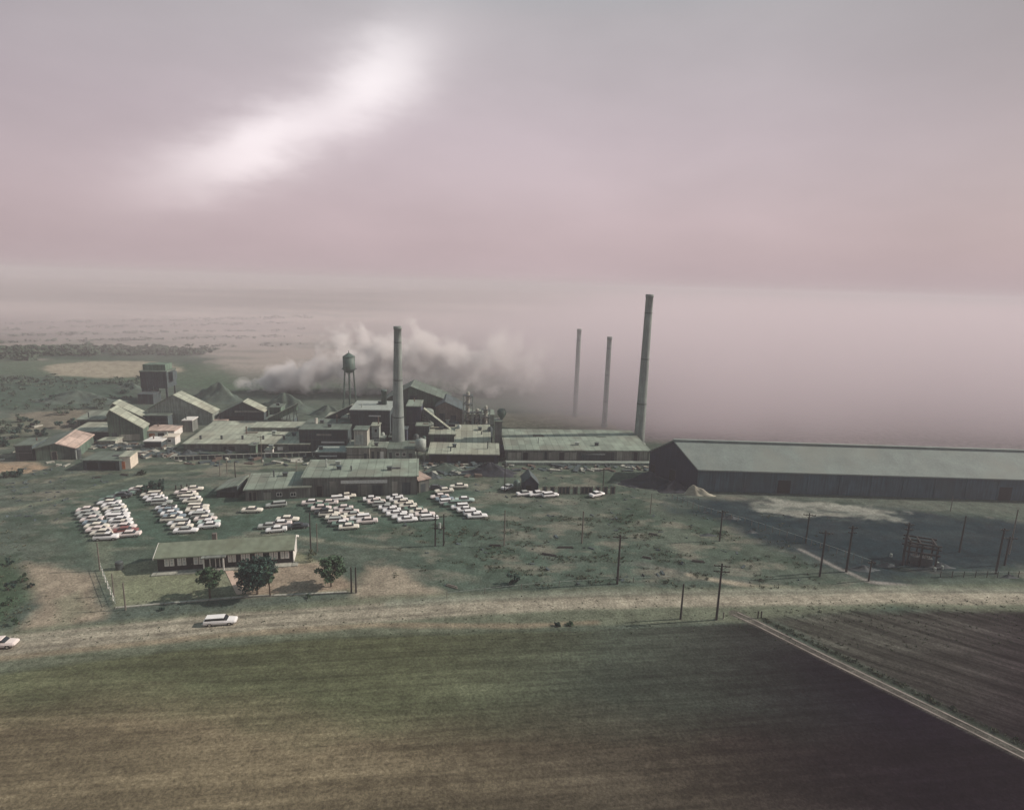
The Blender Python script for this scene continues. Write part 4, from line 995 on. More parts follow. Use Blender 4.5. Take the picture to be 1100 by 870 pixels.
# ------------------------------------------------------------------ poles
def pole(label, base, ytop, arms=1, r=.16, m='wood', name='power_pole', arm_w=2.4, lean=0.0, stay=False):
    b = P(*base); h = height_at(b, ytop)
    o = empty(name, b, R(rc.uniform(-12, 12)), label, 'pole', 'wooden poles of the power lines')
    if lean: o.rotation_euler.y = R(lean)
    MB().tube((0, 0, -.4), (0, 0, h), r, r*.7, 8).build('pole', m, o)
    for k in range(arms):
        z = h-.45-k*.9
        a = MB().box(-arm_w/2, arm_w/2, -.22, -.12, z, z+.14).tube((-arm_w*.3, -.15, z), (0, -.14, z-.6), .03, n=4).tube((arm_w*.3, -.15, z), (0, -.14, z-.6), .03, n=4).build('crossarm', m, o)
        for u in (-.46, -.2, .2, .46):
            MB().lathe([(.05, z+.143), (.07, z+.2), (.04, z+.3)], 6, (u*arm_w, -.17)).build('insulator', 'ceramic', a)
    return o
pole('tall dark pole with two crossarms beside the start of the farm track', (769.5, 665.5), 605, 2, .19)
pole('bare dark post close to the two-armed roadside pole', (731, 664.5), 627, 0, .17, name='wooden_post')
pole('dark crossarm pole standing where the scrub meets the road', (663, 627), 574.5, 1, .2)
pole('greenish pole alone in the middle of the scrub yard', (625, 583.5), 549, 0, .17, 'greywood')
pole('thin pole between the car rows and the scrub yard', (541.5, 586), 548, 0, .13, 'greywood')
pole('pole rising behind the office roof, past its end', (334, 594), 550, 0, .14)
pole('paler pole beside the pole behind the office roof end', (341, 592), 562, 0, .12, 'greywood')
pole('twin post by the drive entrance, on its office side', (377.5, 636.5), 609, 0, .15, name='gate_post')
pole('twin post by the drive entrance, on its drive side', (382.5, 636.5), 609, 0, .15, name='gate_post')
pole('pole at the top corner of the lawn fence', (107.5, 613), 583, 0, .13, 'greywood')
pole('short pole inside the bottom corner of the lawn fence', (135, 655), 626, 0, .13, 'greywood')
pole('grey pole at the middle of the lawn fence', (122.5, 640), 616, 0, .12, 'greywood')
pole('first thin pole in the row of three before the machine shop', (236.5, 511), 494, 0, .13, 'greywood')
pole('middle thin pole in the row of three before the machine shop', (244, 508.5), 494, 0, .13, 'greywood')
pole('tallest thin pole in the row of three before the machine shop', (253, 514), 496, 0, .14)
pole('short thin pole behind the long grey store', (318.5, 505), 495, 0, .12, 'greywood')
pole('thin pole just behind the corner of the grey store', (339.5, 505), 497, 0, .12, 'greywood')
pole('tall thin pole in front of the machine shop roof', (281.5, 498), 468, 1, .12, 'greywood', arm_w=1.6)
pole('pole beside the short dark round tank', (542, 528), 497, 1, .13, arm_w=1.8)
pole('pole behind the slatted fence by the coal heap', (647.5, 527), 503, 1, .13, arm_w=1.8)
pole('pale thin pole below the coal heap', (698.5, 552), 530, 0, .12, 'greywood')
pole('crossarm pole amid the wire fence and dark dumped heap', (773, 581), 548, 1, .17)
pole('crossarm pole against the pale spoil patch', (865.5, 583), 551, 1, .17)
pole('wide armed pole between the pale patch and the cinder edge', (880.5, 619), 570, 1, .2)
pole('tall pole with transformer halfway up the cinder ground', (909, 614), 564.5, 2, .22, arm_w=1.6)
pole('tallest pole rising beside the dark switch frame', (969.5, 607), 561.5, 2, .2, arm_w=1.6)
pole('short stub pole by the scrap heap', (933, 624), 602, 1, .15, arm_w=1.4)
pole('lone leaning pole beyond the switch frame', (1030.5, 593), 554, 0, .18)
pole('thin far pole standing high above the cinder ground', (1021, 549), 533, 0, .1, 'greywood')
pole('thick dark pole of the last pair on the cinder ground', (1069.5, 616), 567, 1, .2, arm_w=1.4)
pole('crossarm pole of the last pair, farther from the road', (1079, 607), 576, 1, .19, arm_w=2.6)
pole('tall thin grey pole rising behind the last pair', (1084, 595), 547, 0, .14, 'greywood')
# H frame with transformer
b = P(467.5, 586.5); b2 = P(476.5, 586)
o = empty('transformer_frame', b, math.atan2(b2.y-b.y, b2.x-b.x), 'two poles joined by crossbeams carrying a small transformer', 'pole frame')
h = height_at(b, 552.5); L_ = (b2-b).length
for u in (0, L_): MB().tube((u, 0, -.4), (u, 0, h), .16, .11, 8).build('pole', 'wood', o)
MB().box(-.3, L_+.3, -.22, -.12, h*.55, h*.55+.14).box(-.3, L_+.3, .12, .22, h*.55, h*.55+.14).build('crossbeam', 'wood', o)
MB().box(-.6, L_+.6, -.22, -.12, h-.5, h-.36).build('crossarm', 'wood', o)
MB().lathe([(.32, h*.55+.15), (.32, h*.55+1.1), (.1, h*.55+1.25)], 12, (L_/2, 0)).build('transformer', 'palesteel', o)
# transformer on pole
# switch frame
f_ = Front((974, 606), (1004, 611))
o = empty('switchyard', f_.o, f_.a, 'dark outdoor switch frame of posts and beams on the cinder ground', 'switchgear')
zt = f_.uz(985, 581)[1]
for u in (0, f_.w*.45, f_.w):
    for y_ in (0, 3.2): MB().box(u-.14, u+.14, y_-.14, y_+.14, -.3, zt-(.5 if u > 0 else 0)).build('column', 'wood', o)
for z_ in (zt*.55, zt*.78, zt-.4):
    MB().box(-.5, f_.w+.5, -.32, -.15, z_-.15, z_+.15).build('beam', 'wood', o); MB().box(-.5, f_.w+.5, 3.35, 3.5, z_-.15, z_+.15).build('beam', 'wood', o)
for u in (.2, f_.w*.45-.3, f_.w-.3): MB().box(u-.1, u+.1, -.1, 3.3, zt-.5, zt-.25).build('cross_tie', 'wood', o)
for k, u in enumerate((f_.w*.3, f_.w*.6, f_.w*.8)):
    t_ = MB().box(u-.6, u+.6, .6, 1.9, -.1, 1.5).build('transformer', 'steel', o)
    for e in (-.3, 0, .3): MB().lathe([(.07, 1.503), (.1, 1.7), (.04, 2.1)], 6, (u+e, 1.2)).build('bushing', 'ceramic', t_)
for i, (x, y) in enumerate([(1007, 607), (1012, 611), (1004, 613), (957, 598)]):
    o = MB().lathe([(.2, -.1), (.22, .1), (.22, .6), (.19, .66)], 12).build('metal_drum', 'palesteel', None); o.location = P(x, y)
    tag(o, ['small white drum close beside the switch frame post', 'white drum farthest out on the cinder ground by the heap', 'white drum on the road side of the switch frame', 'white drum lying between switch frame and dark heap'][i], 'drum', 'white drums on the cinder ground')

# ------------------------------------------------------------------ fences
def post_fence(name, label, pts, sp, h, m='greywood', rails=(), r=.06, cat='fence'):
    w = [P(*p) for p in pts]; o = empty(name, w[0], 0, label, cat)
    acc = 0; last = w[0]; segs = list(zip(w[:-1], w[1:]))
    for a, b in segs:
        L = (b-a).length; n = max(1, int(L/sp))
        for k in range(n):
            q = a+(b-a)*(k/n)-w[0]
            MB().tube((q.x, q.y, -.3), (q.x, q.y, h*rc.uniform(.93, 1.05)), r, n=6).build('post', m, o)
        for z in rails:
            MB().tube(tuple(a-w[0]+Vector((0, 0, z))), tuple(b-w[0]+Vector((0, 0, z))), .03, n=4).build('rail', 'palesteel', o)
post_fence('lawn_fence', 'pale rail fence running down the side of the office lawn', [(108, 612), (116, 632), (124.5, 652)], 2.2, 1.3, 'white', (.6, 1.2), .07)
post_fence('wire_fence', 'long wire fence of many small posts running toward the switch frame', [(722, 536), (750, 548), (800, 562), (845, 577), (890, 592), (935, 608)], 1.5, 1.3, 'greywood', (1.2,), .06)
post_fence('field_fence', 'sparse fence along the far roadside before the scrub', [(480, 642), (560, 633), (640, 627), (720, 624)], 4.5, 1.0, 'greywood', (.9,), .05)
post_fence('track_gate', 'cluster of small posts beside the start of the farm track', [(777, 664), (783, 664)], .5, 1.1, 'greywood', (), .09, 'gate')
post_fence('track_gate', 'small paired posts on the ploughed side of the farm track', [(814, 664), (821, 663)], .5, 1.2, 'wood', (), .1, 'gate')
post_fence('cinder_fence', 'low fence along the road edge of the cinder ground', [(1010, 620), (1060, 620), (1105, 620)], 2.0, 1.2, 'wood', (1.1,), .07)
post_fence('picket_barrier', 'low dark barrier of short pickets by the conical bush', [(189, 526), (207, 524.5)], .9, 1.2, 'wood', (), .16, 'barrier')
o = empty('lawn_kerb', (0, 0, 0)); bpy.data.objects.remove(o)
kp = PX([(124, 653), (180, 648), (262, 641), (330, 638), (372, 636)])
m_ = MB()
for (x1, y1), (x2, y2) in zip(kp[:-1], kp[1:]):
    d = Vector((x2-x1, y2-y1)).normalized()*.22; nx, ny = -d.y, d.x
    m_.add([(x1+nx, y1+ny, -.1), (x1-nx, y1-ny, -.1), (x2-nx, y2-ny, -.1), (x2+nx, y2+ny, -.1), (x1+nx, y1+ny, .12), (x1-nx, y1-ny, .12), (x2-nx, y2-ny, .12), (x2+nx, y2+ny, .12)],
           [(0, 3, 2, 1), (4, 5, 6, 7), (0, 1, 5, 4), (1, 2, 6, 5), (2, 3, 7, 6), (3, 0, 4, 7)])
tag(m_.build('kerb', 'concrete_pale'), 'pale kerb along the front of the office lawn', None, None, 'structure')
pp = PX([(242, 613.5), (250, 612.5), (266, 637), (254, 638.5)])
tag(MB().add([(x, y, -.1) for x, y in pp]+[(x, y, .05) for x, y in pp], [(0, 3, 2, 1), (4, 5, 6, 7), (0, 1, 5, 4), (1, 2, 6, 5), (2, 3, 7, 6), (3, 0, 4, 7)]).build('path', mat('pinkish_paving', (.50, .38, .31), scale=1)), 'pinkish path from the office entrance to the kerb', None, None, 'structure')
b = P(128.5, 611); o = empty('water_butt', b, 0, 'small dark box beside the gable shadow of the office', 'tank')
MB().lathe([(.55, -.1), (.6, .5), (.6, 1.3), (.5, 1.4)], 14).build('barrel', 'steel', o); MB().lathe([(.63, .9), (.63, 1.0)], 14).build('hoop', 'black', o)

# ------------------------------------------------------------------ trees and scrub
def leafmat(name, c1, c2):
    m, nt, N, L = newmat(name); b = N['Principled BSDF']; b.inputs['Roughness'].default_value = .7; b.inputs['Specular IOR Level'].default_value = .2
    tc = N.new('ShaderNodeTexCoord'); n = N.new('ShaderNodeTexNoise'); n.inputs['Scale'].default_value = 1.4; n.inputs['Detail'].default_value = 3
    L.new(tc.outputs['Object'], n.inputs['Vector']); r = N.new('ShaderNodeValToRGB'); r.color_ramp.elements[0].position = .35; r.color_ramp.elements[1].position = .65
    r.color_ramp.elements[0].color = (*c1, 1); r.color_ramp.elements[1].color = (*c2, 1)
    L.new(n.outputs['Fac'], r.inputs['Fac']); L.new(r.outputs['Color'], b.inputs['Base Color']); return m
MT['leaf_dark'] = leafmat('dark_blue_green_leaves', (.018, .045, .04), (.04, .085, .065))
MT['leaf_mid'] = leafmat('dull_green_leaves', (.04, .085, .05), (.08, .13, .075))
MT['leaf_far'] = leafmat('far_wood_leaves', (.05, .085, .06), (.09, .125, .09))
MT['scrub'] = leafmat('dry_scrub', (.045, .07, .045), (.13, .14, .09))
def leaves(rng, c, rad, n, size, flat=.75):
    V = []; Fc = []
    cl = []
    for _ in range(max(3, n//60)):
        while True:
            p = Vector((rng.uniform(-1, 1), rng.uniform(-1, 1), rng.uniform(-1, 1)))
            if .35 < p.length < 1: break
        cl.append((p, rng.uniform(.22, .42)))
    for i in range(n):
        p0, cr = cl[rng.randrange(len(cl))]
        d = Vector((rng.gauss(0, 1), rng.gauss(0, 1), rng.gauss(0, 1))).normalized()*cr*rng.random()**.4
        p = (p0+d); p = Vector((p.x*rad, p.y*rad, p.z*rad*flat))+c
        a = Vector((rng.gauss(0, 1), rng.gauss(0, 1), rng.gauss(0, .6))).normalized(); b = a.orthogonal().normalized()
        b = (b*math.cos(rng.random()*6)+a.cross(b)*math.sin(rng.random()*6)); s = size*rng.uniform(.6, 1.3)
        k = len(V); V += [p-a*s-b*s*.5, p+a*s-b*s*.6, p+a*s*.8+b*s*.5, p-a*s*.7+b*s*.6]; Fc.append((k, k+1, k+2, k+3))
    return V, Fc
def tree(label, base, h, rad, n=2600, m='leaf_mid', seed=1, name='shade_tree', trunk=.35, flat=.8, size=.2, cat='tree'):
    rng = random.Random(seed); b = P(*base); o = empty(name, b, rng.random()*6, label, cat)
    ch = h-rad*flat
    t = MB().tube((0, 0, -.2), (.1, 0, h*trunk), .2*h/6, .13*h/6, 8)
    for k in range(7):
        a = k*.9+rng.random(); e = Vector((math.cos(a)*rad*.7, math.sin(a)*rad*.7, ch+rng.uniform(-.3, .5)*rad*flat))
        st = Vector((.1, 0, h*trunk*rng.uniform(.75, 1))); mid = st.lerp(e, .5)+Vector((0, 0, .15*h*.5))
        t.tube(st, mid, .09*h/6, .06*h/6, 6).tube(mid, e, .06*h/6, .025, 5)
    t.build('trunk', 'bark', o)
    V, Fc = leaves(rng, Vector((0, 0, ch)), rad, n, size, flat)
    MB().add(V, Fc).build('crown', m, o)
tree('broad dark leafed tree beside the office entrance path', (276.5, 638), 6.0, 2.9, 5200, 'leaf_dark', 3, size=.2, trunk=.32)
tree('slender small tree close against the broad dark tree', (290.5, 640), 4.6, 1.3, 1400, 'leaf_mid', 5, size=.15, trunk=.5)
tree('small round green tree before the office entrance', (225.5, 642), 5.0, 1.8, 2000, 'leaf_mid', 7, size=.17, trunk=.4)
tree('medium tree with open crown alone on the lawn by the drive', (356, 630), 5.2, 2.3, 2400, 'leaf_mid', 9, size=.18, trunk=.34)
def bush(label, base, h, rad, n=500, m='leaf_dark', seed=2, name='bush', flat=1.0, size=.14, cat='bush'):
    rng = random.Random(seed); o = empty(name, P(*base), 0, label, cat)
    MB().tube((0, 0, -.2), (0, 0, h*.5), .09, .04, 6).tube((0, 0, .1), (rad*.4, .1, h*.6), .05, .02, 5).tube((0, 0, .1), (-rad*.4, -.1, h*.55), .05, .02, 5).build('stem', 'bark', o)
    V, Fc = leaves(rng, Vector((0, 0, h*.52)), rad, n, size, h*.5/rad*flat); MB().add(V, Fc).build('foliage', m, o)
bush('lone dark bush in the scrub just above the road', (550.5, 627.5), 2.2, 1.0, 900, 'leaf_dark', 21)
bush('faint bare looking bush at the end of the office', (333, 602), 2.4, 1.4, 260, 'scrub', 22, size=.12)
bush('broad dark green bush among the cars beside a conical bush', (163, 529), 2.6, 1.9, 1000, 'leaf_dark', 23, size=.2)
bush('narrow dark conical bush standing among the cars', (174, 529), 3.2, .7, 700, 'leaf_dark', 24, size=.15)
for i, (x, y, h, r_, l) in enumerate([(12, 606, 1.6, 1.1, 'dark bush at the top of the rough strip by the dirt lot'), (24, 624, 1.8, 1.2, 'dark bush halfway down the rough strip by the dirt lot'), (9, 634, 1.5, 1.3, 'dull bush near the picture edge in the rough strip'),
        (9, 650, 1.7, 1.2, 'dark bush low in the rough strip by the dirt lot'), (34, 631, .9, .6, 'little bush on the edge of the dirt lot'), (20, 670, 1.2, .9, 'small bush where the rough strip meets the road'),
        (174, 655, .6, .5, 'tiny dark bush on the verge above the estate car'), (332, 642, .6, .6, 'tiny dark bush below the lawn kerb'), (600, 671, .5, .9, 'flat dark weed clump at the edge of the stubble field'), (612, 670.5, .5, .8, 'second flat weed clump at the edge of the stubble field')]):
    bush(l, (x, y), h*.8, r_*.7, 380, 'leaf_mid' if i % 2 else 'leaf_dark', 40+i, size=.12)
fartrees = [(7, 464, 3.5, 3, 'low dark tree in the field behind the dark lean-to'), (20, 470, 3.0, 3.5, 'broad flat tree in the field behind the dark lean-to'), (34, 459, 3.0, 3.5, 'dark tree on the field edge above the pink roof'), (22, 453, 2.4, 1.8, 'lone small tree in the open far field'),
    (44, 468, 2.4, 2, 'little tree touching the barn roof ridge'), (5, 478, 2.6, 3, 'tree half cut by the picture edge near the barn'), (68, 445, 2.8, 3.5, 'dark tree at the corner of the hall annex'), (72, 459, 3.0, 3.0, 'dark tree against the open fronted shed'),
    (135, 422, 4.5, 4.5, 'bushy dark tree beside the coal bin'), (104, 438, 3, 5, 'spreading tree behind the roof of the green hall'), (52, 431, 3, 3.5, 'dark tree on the broad green mound'), (148, 447, 2.6, 3, 'small tree on the slope under the coal bin'),
    (8, 512, 1.2, 1.3, 'tiny bush at the lane by the picture edge'), (20, 511, 1.4, 1.5, 'small round bush beside the tiny bush on the lane'), (128, 485, 1.6, 1.0, 'small dark tree by the pale hut'), (152, 510, 1.5, 1.0, 'small dark shrub near the sunlit garage end')]
for i, (x, y, h, r_, l) in enumerate(fartrees):
    bush(l, (x, y), h, r_*.85, 420, 'leaf_dark' if i % 3 else 'leaf_far', 60+i, 'field_tree', size=.3, cat='tree')
# far wood and hedgerows on the plain: one mass
rng = random.Random(77); V = []; Fc = []
def clump(p, rad, h, n, size):
    v, f = leaves(rng, Vector((p.x, p.y, h*.5)), rad, n, size, h*.5/rad); k = len(V); V.extend(v); Fc.extend([tuple(i+k for i in q) for q in f])
for _ in range(260):
    x = rng.uniform(-60, 225); y = rng.uniform(375, 386) if x < 40 else rng.uniform(374, 382)
    p = P(x, y); s = (p-CAM).length/300; clump(p, rng.uniform(2, 5)*s, rng.uniform(1.2, 2.4)*s, 50, .6*s)
for _ in range(70):
    x = rng.uniform(-60, 150); y = rng.uniform(405, 414)
    p = P(x, y); clump(p, rng.uniform(1.5, 3), rng.uniform(.8, 1.8), 40, .4)
for _ in range(240):
    y = rng.choice([337, 343, 350, 357, 366])+rng.uniform(-1, 1); x = rng.uniform(-60, 330); p = P(x, y+(x-550)*-.02)
    s = min(4, (p-CAM).length/300); clump(p, rng.uniform(2, 5)*s, rng.uniform(.5, 1.0)*s, 20, .4*s)
for _ in range(60):
    x = rng.uniform(-40, 140); y = rng.uniform(416, 440); p = P(x, y); clump(p, rng.uniform(1.0, 2.0), rng.uniform(.8, 1.6), 40, .3)
tag(MB().add(V, Fc).build('far_woods', 'leaf_far'), 'far dark woods and hedgerows on the hazy plain', None, None, 'stuff')
# weeds over the yard and verges
V = []; Fc = []
def inpx(x0, x1, y0, y1): return P(rng.uniform(x0, x1), rng.uniform(y0, y1))
spots = []
while len(spots) < 900:
    x, y = rng.gauss(640, 150), rng.uniform(552, 632)
    if not 420 < x < 900: continue
    q = P(x, y)
    if float(fbm(np.array([q.x]), np.array([q.y*1.8]), 5, 61)[0]) > .5+.12*rng.random(): spots.append((q, .16))
spots += [(inpx(0, 1100, 640, 690), .07) for _ in range(500)]+[(inpx(0, 34, 560, 680), .12) for _ in range(90)]+[(inpx(480, 760, 500, 560), .12) for _ in range(120)]+[(inpx(830, 1100, 645, 700), .1) for _ in range(250)]
for t in range(110):
    k = rng.random(); a = Vector((tp[1][0], tp[1][1], 0)); b = Vector((tp[5][0], tp[5][1], 0)); q = a.lerp(b, k)
    spots.append((q+Vector((1.55+rng.uniform(-.3, .6), 1.2+rng.uniform(-.3, .5), 0)), .17))
for q, s in spots:
    s *= rng.uniform(.5, 1.7)
    for _ in range(9):
        c = Vector((q.x+rng.gauss(0, s*.8), q.y+rng.gauss(0, s*.8), rng.random()*s*.6)); a = rng.random()*6; w = s*rng.uniform(.25, .5); dx, dy = math.cos(a)*w, math.sin(a)*w
        lx, ly = rng.gauss(0, s*.3), rng.gauss(0, s*.3); k = len(V)
        V += [c+Vector((-dx, -dy, -.05)), c+Vector((dx, dy, -.05)), c+Vector((dx*.6+lx, dy*.6+ly, s*.6)), c+Vector((-dx*.6+lx, -dy*.6+ly, s*.6))]; Fc.append((k, k+1, k+2, k+3))
tag(MB().add(V, Fc).build('weeds', 'scrub'), 'low dry weeds scattered over yard and verges', None, None, 'stuff')
def debris(name, label, zones_, n, m, seed, sc_=1.0):
    rg = random.Random(seed); mb = MB()
    for _ in range(n):
        x0, x1, y0, y1 = rg.choice(zones_); p = P(rg.uniform(x0, x1), rg.uniform(y0, y1)); a = rg.random()*3.14
        l, w_, h_ = rg.uniform(.3, 1.7), rg.uniform(.15, .7), rg.uniform(.1, .7)*rg.random()+.1
        l *= sc_; w_ *= sc_; h_ *= sc_
        ca_, sa_ = math.cos(a), math.sin(a); t = rg.uniform(-.15, .15)
        vs = [(p.x+ca_*u*l-sa_*q*w_, p.y+sa_*u*l+ca_*q*w_, (h_+t*u if zt_ else -.1)) for zt_ in (0, 1) for u, q in ((-1, -1), (1, -1), (1, 1), (-1, 1))]
        mb.add(vs, [(0, 3, 2, 1), (4, 5, 6, 7), (0, 1, 5, 4), (1, 2, 6, 5), (2, 3, 7, 6), (3, 0, 4, 7)])
    tag(mb.build(name, m), label, None, None, 'stuff')
WZ = [(180, 372, 485, 500), (455, 545, 495, 512), (545, 700, 497, 506), (130, 190, 476, 492), (60, 130, 474, 482), (370, 450, 496, 503), (240, 372, 458, 470), (500, 545, 478, 488)]
debris('debris', 'dark scrap and timber scattered between the works buildings', WZ, 420, 'darkwall', 5)
debris('rubble', 'pale rubble and sheets scattered between the works buildings', WZ+[(0, 120, 455, 500)], 200, 'concrete_pale', 6)
debris('dirt', 'rusty brown bits scattered over yard and works', WZ, 160, 'rust', 7)
debris('litter', 'small dark bits of rubbish lying about the open yard', [(430, 860, 555, 628), (0, 120, 500, 560), (480, 760, 505, 560)], 150, 'darkwall', 8, .4)
# yard clutter: timber, pallets, sheets
clutter = [(607, 588, 3.2, 'black low timber stack at the foot of the greenish pole'), (590, 596, 3.0, 'single dark beam lying on the pale yard path'), (532, 586, 2.4, 'flat dark sheet beside the thin pole'), (486, 630, 2.2, 'pale board lying in the grass near the drive mouth'),
    (702, 574, 2.0, 'small dark crate in the open scrub'), (750, 603, 2.4, 'dark plank pile below the crossarm pole'), (695, 599, 1.8, 'dark plank in the worn yard path'), (104, 513, 2.0, 'dark barrow on the lane below the long garage'), (134, 510, 2.4, 'dark trailer frame by the cream end block')]
for i, (x, y, L_, l) in enumerate(clutter):
    o = empty('timber_stack', P(x, y), R(rc.uniform(-30, 30)), l, 'timber'); 
    for k in range(3):
        MB().box(-L_/2+k*.12, L_/2-k*.2, -.35+k*.24, -.15+k*.24, .0, .14+.1*(k % 2)).build('beam', 'greywood' if l.startswith('pale') else 'wood', o)
    MB().box(-L_*.3, -L_*.22, -.4, .4, -.08, -.003).build('bearer', 'wood', o)

# ------------------------------------------------------------------ air, smoke, sky, light
def volmat(name, col, dens):
    m, nt, N, L = newmat(name); N.remove(N['Principled BSDF'])
    v = N.new('ShaderNodeVolumePrincipled'); v.inputs['Color'].default_value = (*col, 1); v.inputs['Density'].default_value = dens
    L.new(v.outputs['Volume'], N['Material Output'].inputs['Volume']); return m, nt, N, L, v
HAZE_D = .0006
hz = MB().box(-25500, 25500, -300, 22500, -1.2, 62).build('haze', volmat('even_haze', (.79, .745, .79), HAZE_D)[0])
tag(hz, 'thin pinkish haze over the whole plain', None, None, 'stuff')
# rising plume
m, nt, N, L, v = volmat('rising_smoke', (1.0, .96, .96), 0)
geo = N.new('ShaderNodeNewGeometry'); sep = N.new('ShaderNodeSeparateXYZ'); L.new(geo.outputs['Position'], sep.inputs[0])
def mth(op, a, b=None, c=None, clamp=False):
    n = N.new('ShaderNodeMath'); n.operation = op; n.use_clamp = clamp
    for i, q in enumerate((a, b, c)):
        if q is None: continue
        if isinstance(q, (int, float)): n.inputs[i].default_value = q
        else: L.new(q, n.inputs[i])
    return n.outputs[0]
s0 = P(254, 421); PX0, PY0 = s0.x, s0.y
s = mth('SUBTRACT', sep.outputs['X'], PX0)
zc = mth('MINIMUM', mth('MULTIPLY_ADD', s, .22, 2.5), 15.0)
rad_ = mth('MINIMUM', mth('MULTIPLY_ADD', s, .26, 3.2), 15.0)
yc = mth('MULTIPLY_ADD', s, .10, PY0)
n1 = N.new('ShaderNodeTexNoise'); n1.inputs['Scale'].default_value = .085; n1.inputs['Detail'].default_value = 4; n1.inputs['Roughness'].default_value = .6
L.new(geo.outputs['Position'], n1.inputs['Vector'])
dz = mth('DIVIDE', mth('SUBTRACT', sep.outputs['Z'], zc), rad_); dy = mth('DIVIDE', mth('SUBTRACT', sep.outputs['Y'], yc), rad_)
rr_ = mth('SQRT', mth('ADD', mth('MULTIPLY', dz, dz), mth('MULTIPLY', dy, dy)))
core = mth('SUBTRACT', mth('ADD', mth('MULTIPLY', mth('SUBTRACT', n1.outputs['Fac'], .5), 4.2), .75), rr_, clamp=True)
fade = mth('MULTIPLY', mth('MULTIPLY', mth('ADD', s, 1.0), .25, clamp=True), mth('MULTIPLY_ADD', s, -1/150, 1.0, clamp=True))
L.new(mth('MULTIPLY', mth('MULTIPLY', core, fade), .9), v.inputs['Density'])
m.cycles.volume_step_rate = 1.0
pl = MB().box(PX0-4, PX0+150, PY0-16, PY0+36, -.3, 36).build('smoke_plume', m); tag(pl, 'pinkish white smoke rising and trailing off behind the water tower', None, None, 'stuff')

# soft low smoke and dust lying over the land beyond the chimneys
m, nt, N, L, v = volmat('drifting_smoke', (.875, .80, .845), 0)
geo = N.new('ShaderNodeNewGeometry'); sep = N.new('ShaderNodeSeparateXYZ'); L.new(geo.outputs['Position'], sep.inputs[0])
n1 = N.new('ShaderNodeTexNoise'); n1.inputs['Scale'].default_value = .016; n1.inputs['Detail'].default_value = 3; L.new(geo.outputs['Position'], n1.inputs['Vector'])
nf = mth('MULTIPLY', mth('SUBTRACT', n1.outputs['Fac'], .5), 2.0)
X_, Y_, Z_ = sep.outputs['X'], sep.outputs['Y'], sep.outputs['Z']
side = mth('ADD', mth('DIVIDE', mth('ADD', mth('DIVIDE', X_, Y_), .34), .62), mth('MULTIPLY', nf, .30), clamp=True)
side = mth('MULTIPLY_ADD', side, side, mth('MULTIPLY', mth('MULTIPLY', mth('SUBTRACT', Y_, 270.0), 1/160, clamp=True), .16))
edge = mth('MULTIPLY', mth('ADD', mth('SUBTRACT', Y_, mth('MULTIPLY_ADD', mth('MINIMUM', X_, 40.0), -.5, 215.0)), mth('MULTIPLY', nf, 10.0)), 1/14, clamp=True)
top = mth('MULTIPLY', mth('SUBTRACT', 47.5, Z_), 1/44, clamp=True)
far = mth('MULTIPLY', mth('SUBTRACT', 760.0, Y_), 1/250, clamp=True)
den = mth('MULTIPLY', mth('MULTIPLY', mth('MULTIPLY', side, edge), mth('MULTIPLY', top, far)), mth('MULTIPLY_ADD', nf, .5, 1.0))
near_ = mth('MULTIPLY', mth('MULTIPLY', mth('SUBTRACT', 250.0, Y_), 1/40, clamp=True), mth('MULTIPLY', mth('SUBTRACT', 90.0, X_), 1/40, clamp=True))
L.new(mth('MULTIPLY', den, mth('MULTIPLY_ADD', near_, .058, .026)), v.inputs['Density'])
bk_ = MB().box(-800, 1000, 188, 762, -.4, 49).build('smoke', m); tag(bk_, 'pale pinkish smoke lying over the land beyond the chimneys', None, None, 'stuff')

SUN_EL, SUN_AZ = 33.0, 10.0      # azimuth measured from +X towards +Y
w = bpy.data.worlds.new('World'); scn.world = w; w.use_nodes = True
N, L = w.node_tree.nodes, w.node_tree.links
bg = N['Background']
sky = N.new('ShaderNodeTexSky'); sky.sky_type = 'NISHITA'; sky.sun_disc = False; sky.sun_elevation = R(SUN_EL); sky.sun_rotation = R(90-SUN_AZ)
sky.dust_density = 6; sky.air_density = 1.2
tc = N.new('ShaderNodeTexCoord'); sp = N.new('ShaderNodeSeparateXYZ'); L.new(tc.outputs['Generated'], sp.inputs[0])
ramp = N.new('ShaderNodeValToRGB'); L.new(sp.outputs['Z'], ramp.inputs['Fac'])
e = ramp.color_ramp.elements; e[0].position = 0; e[0].color = (.535, .42, .44, 1); e[1].position = .60; e[1].color = (.20, .33, .35, 1)  # teal overhead stop added above the view to tint the fill light
for p_, c_ in ((.10, (.53, .42, .445, 1)), (.22, (.475, .395, .42, 1)), (.36, (.41, .375, .385, 1)), (.46, (.32, .36, .37, 1))):
    q = e.new(p_); q.color = c_
mp = N.new('ShaderNodeMapping'); mp.inputs['Scale'].default_value = (1.2, 1.2, 3.2); L.new(tc.outputs['Generated'], mp.inputs['Vector'])
nz = N.new('ShaderNodeTexNoise'); nz.inputs['Scale'].default_value = 1.3; nz.inputs['Detail'].default_value = 5; nz.inputs['Roughness'].default_value = .5; L.new(mp.outputs['Vector'], nz.inputs['Vector'])
mr = N.new('ShaderNodeMapRange'); mr.inputs['From Min'].default_value = .3; mr.inputs['From Max'].default_value = .7; mr.inputs['To Min'].default_value = .86; mr.inputs['To Max'].default_value = 1.14; L.new(nz.outputs['Fac'], mr.inputs['Value'])
vm = N.new('ShaderNodeVectorMath'); vm.operation = 'SCALE'; L.new(ramp.outputs['Color'], vm.inputs[0]); L.new(mr.outputs['Result'], vm.inputs['Scale'])
SKYK = 8.6
dp = N.new('ShaderNodeVectorMath'); dp.operation = 'DOT_PRODUCT'; L.new(tc.outputs['Generated'], dp.inputs[0]); dp.inputs[1].default_value = ray(470, 170).normalized()
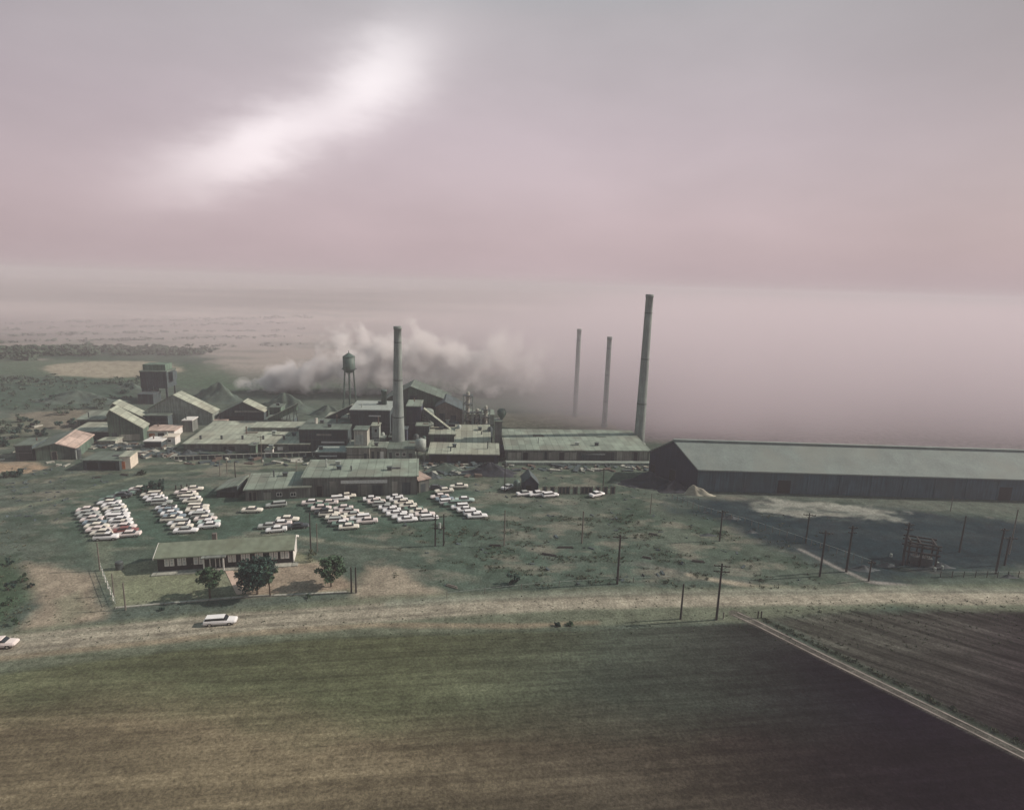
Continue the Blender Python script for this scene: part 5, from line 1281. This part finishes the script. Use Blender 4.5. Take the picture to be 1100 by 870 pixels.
mg = N.new('ShaderNodeMapRange'); mg.inputs['From Min'].default_value = .70; mg.inputs['From Max'].default_value = 1.0; mg.inputs['To Min'].default_value = .66; mg.inputs['To Max'].default_value = 1.12
mg.interpolation_type = 'SMOOTHSTEP'; L.new(dp.outputs['Value'], mg.inputs['Value'])
vk = N.new('ShaderNodeVectorMath'); vk.operation = 'SCALE'; L.new(vm.outputs[0], vk.inputs[0])
el_ = mth('MULTIPLY', mth('SUBTRACT', sp.outputs['Z'], .0), 1/.34, clamp=True)
L.new(mth('MULTIPLY_ADD', mth('SUBTRACT', mg.outputs['Result'], .97), el_, .97), vk.inputs['Scale']); vm = vk
vs_ = N.new('ShaderNodeVectorMath'); vs_.operation = 'SCALE'; L.new(vm.outputs[0], vs_.inputs[0]); vs_.inputs['Scale'].default_value = SKYK
mx = N.new('ShaderNodeMix'); mx.data_type = 'RGBA'; mx.inputs['Factor'].default_value = .88
L.new(sky.outputs['Color'], mx.inputs[6]); L.new(vs_.outputs[0], mx.inputs[7])
cur = mx.outputs[2]
nz2 = N.new('ShaderNodeTexNoise'); nz2.inputs['Scale'].default_value = 9; nz2.inputs['Detail'].default_value = 6; nz2.inputs['Roughness'].default_value = .6; L.new(mp.outputs['Vector'], nz2.inputs['Vector'])
# long glow added to the overcast, standing in for surface glare
def glare_streak(p0, p1, w0, k, cur):
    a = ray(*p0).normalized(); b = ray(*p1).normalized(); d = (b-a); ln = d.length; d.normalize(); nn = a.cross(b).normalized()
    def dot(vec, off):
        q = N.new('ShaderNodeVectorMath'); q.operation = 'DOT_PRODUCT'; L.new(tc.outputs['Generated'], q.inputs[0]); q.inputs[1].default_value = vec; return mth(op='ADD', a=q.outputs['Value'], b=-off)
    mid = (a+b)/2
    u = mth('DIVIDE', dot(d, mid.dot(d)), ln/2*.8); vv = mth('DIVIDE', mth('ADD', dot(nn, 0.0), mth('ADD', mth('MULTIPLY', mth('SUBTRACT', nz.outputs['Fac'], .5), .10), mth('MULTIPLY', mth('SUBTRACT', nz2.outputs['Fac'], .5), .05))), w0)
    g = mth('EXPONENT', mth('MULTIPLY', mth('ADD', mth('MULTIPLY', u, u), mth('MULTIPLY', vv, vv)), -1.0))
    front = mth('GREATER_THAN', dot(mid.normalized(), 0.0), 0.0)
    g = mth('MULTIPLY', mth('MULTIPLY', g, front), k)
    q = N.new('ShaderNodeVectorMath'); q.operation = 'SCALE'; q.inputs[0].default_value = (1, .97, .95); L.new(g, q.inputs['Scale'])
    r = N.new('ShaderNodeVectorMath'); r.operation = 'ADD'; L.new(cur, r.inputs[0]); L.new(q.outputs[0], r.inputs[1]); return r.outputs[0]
cur = glare_streak((150, 205), (400, 120), .042, 3.4, cur)
cur = glare_streak((350, 140), (480, 45), .050, 3.0, cur)
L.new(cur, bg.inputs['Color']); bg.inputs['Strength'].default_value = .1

sd = bpy.data.lights.new('sun', 'SUN'); sd.energy = 3.6; sd.angle = R(.6); sd.color = (1, .88, .78)
so = bpy.data.objects.new('sun', sd); COL.objects.link(so)
az = R(SUN_AZ); el = R(SUN_EL)
dirv = Vector((math.cos(az)*math.cos(el), math.sin(az)*math.cos(el), math.sin(el)))
so.rotation_euler = dirv.to_track_quat('Z', 'Y').to_euler()

scn.render.engine = 'CYCLES'
scn.cycles.max_bounces = 4; scn.cycles.diffuse_bounces = 2; scn.cycles.glossy_bounces = 2; scn.cycles.transparent_max_bounces = 8; scn.cycles.volume_bounces = 2
scn.cycles.volume_step_rate = 1.0; scn.cycles.volume_max_steps = 128
scn.cycles.use_denoising = True
scn.view_settings.view_transform = 'Standard'; scn.view_settings.look = 'None'; scn.view_settings.exposure = .34; scn.view_settings.gamma = 1
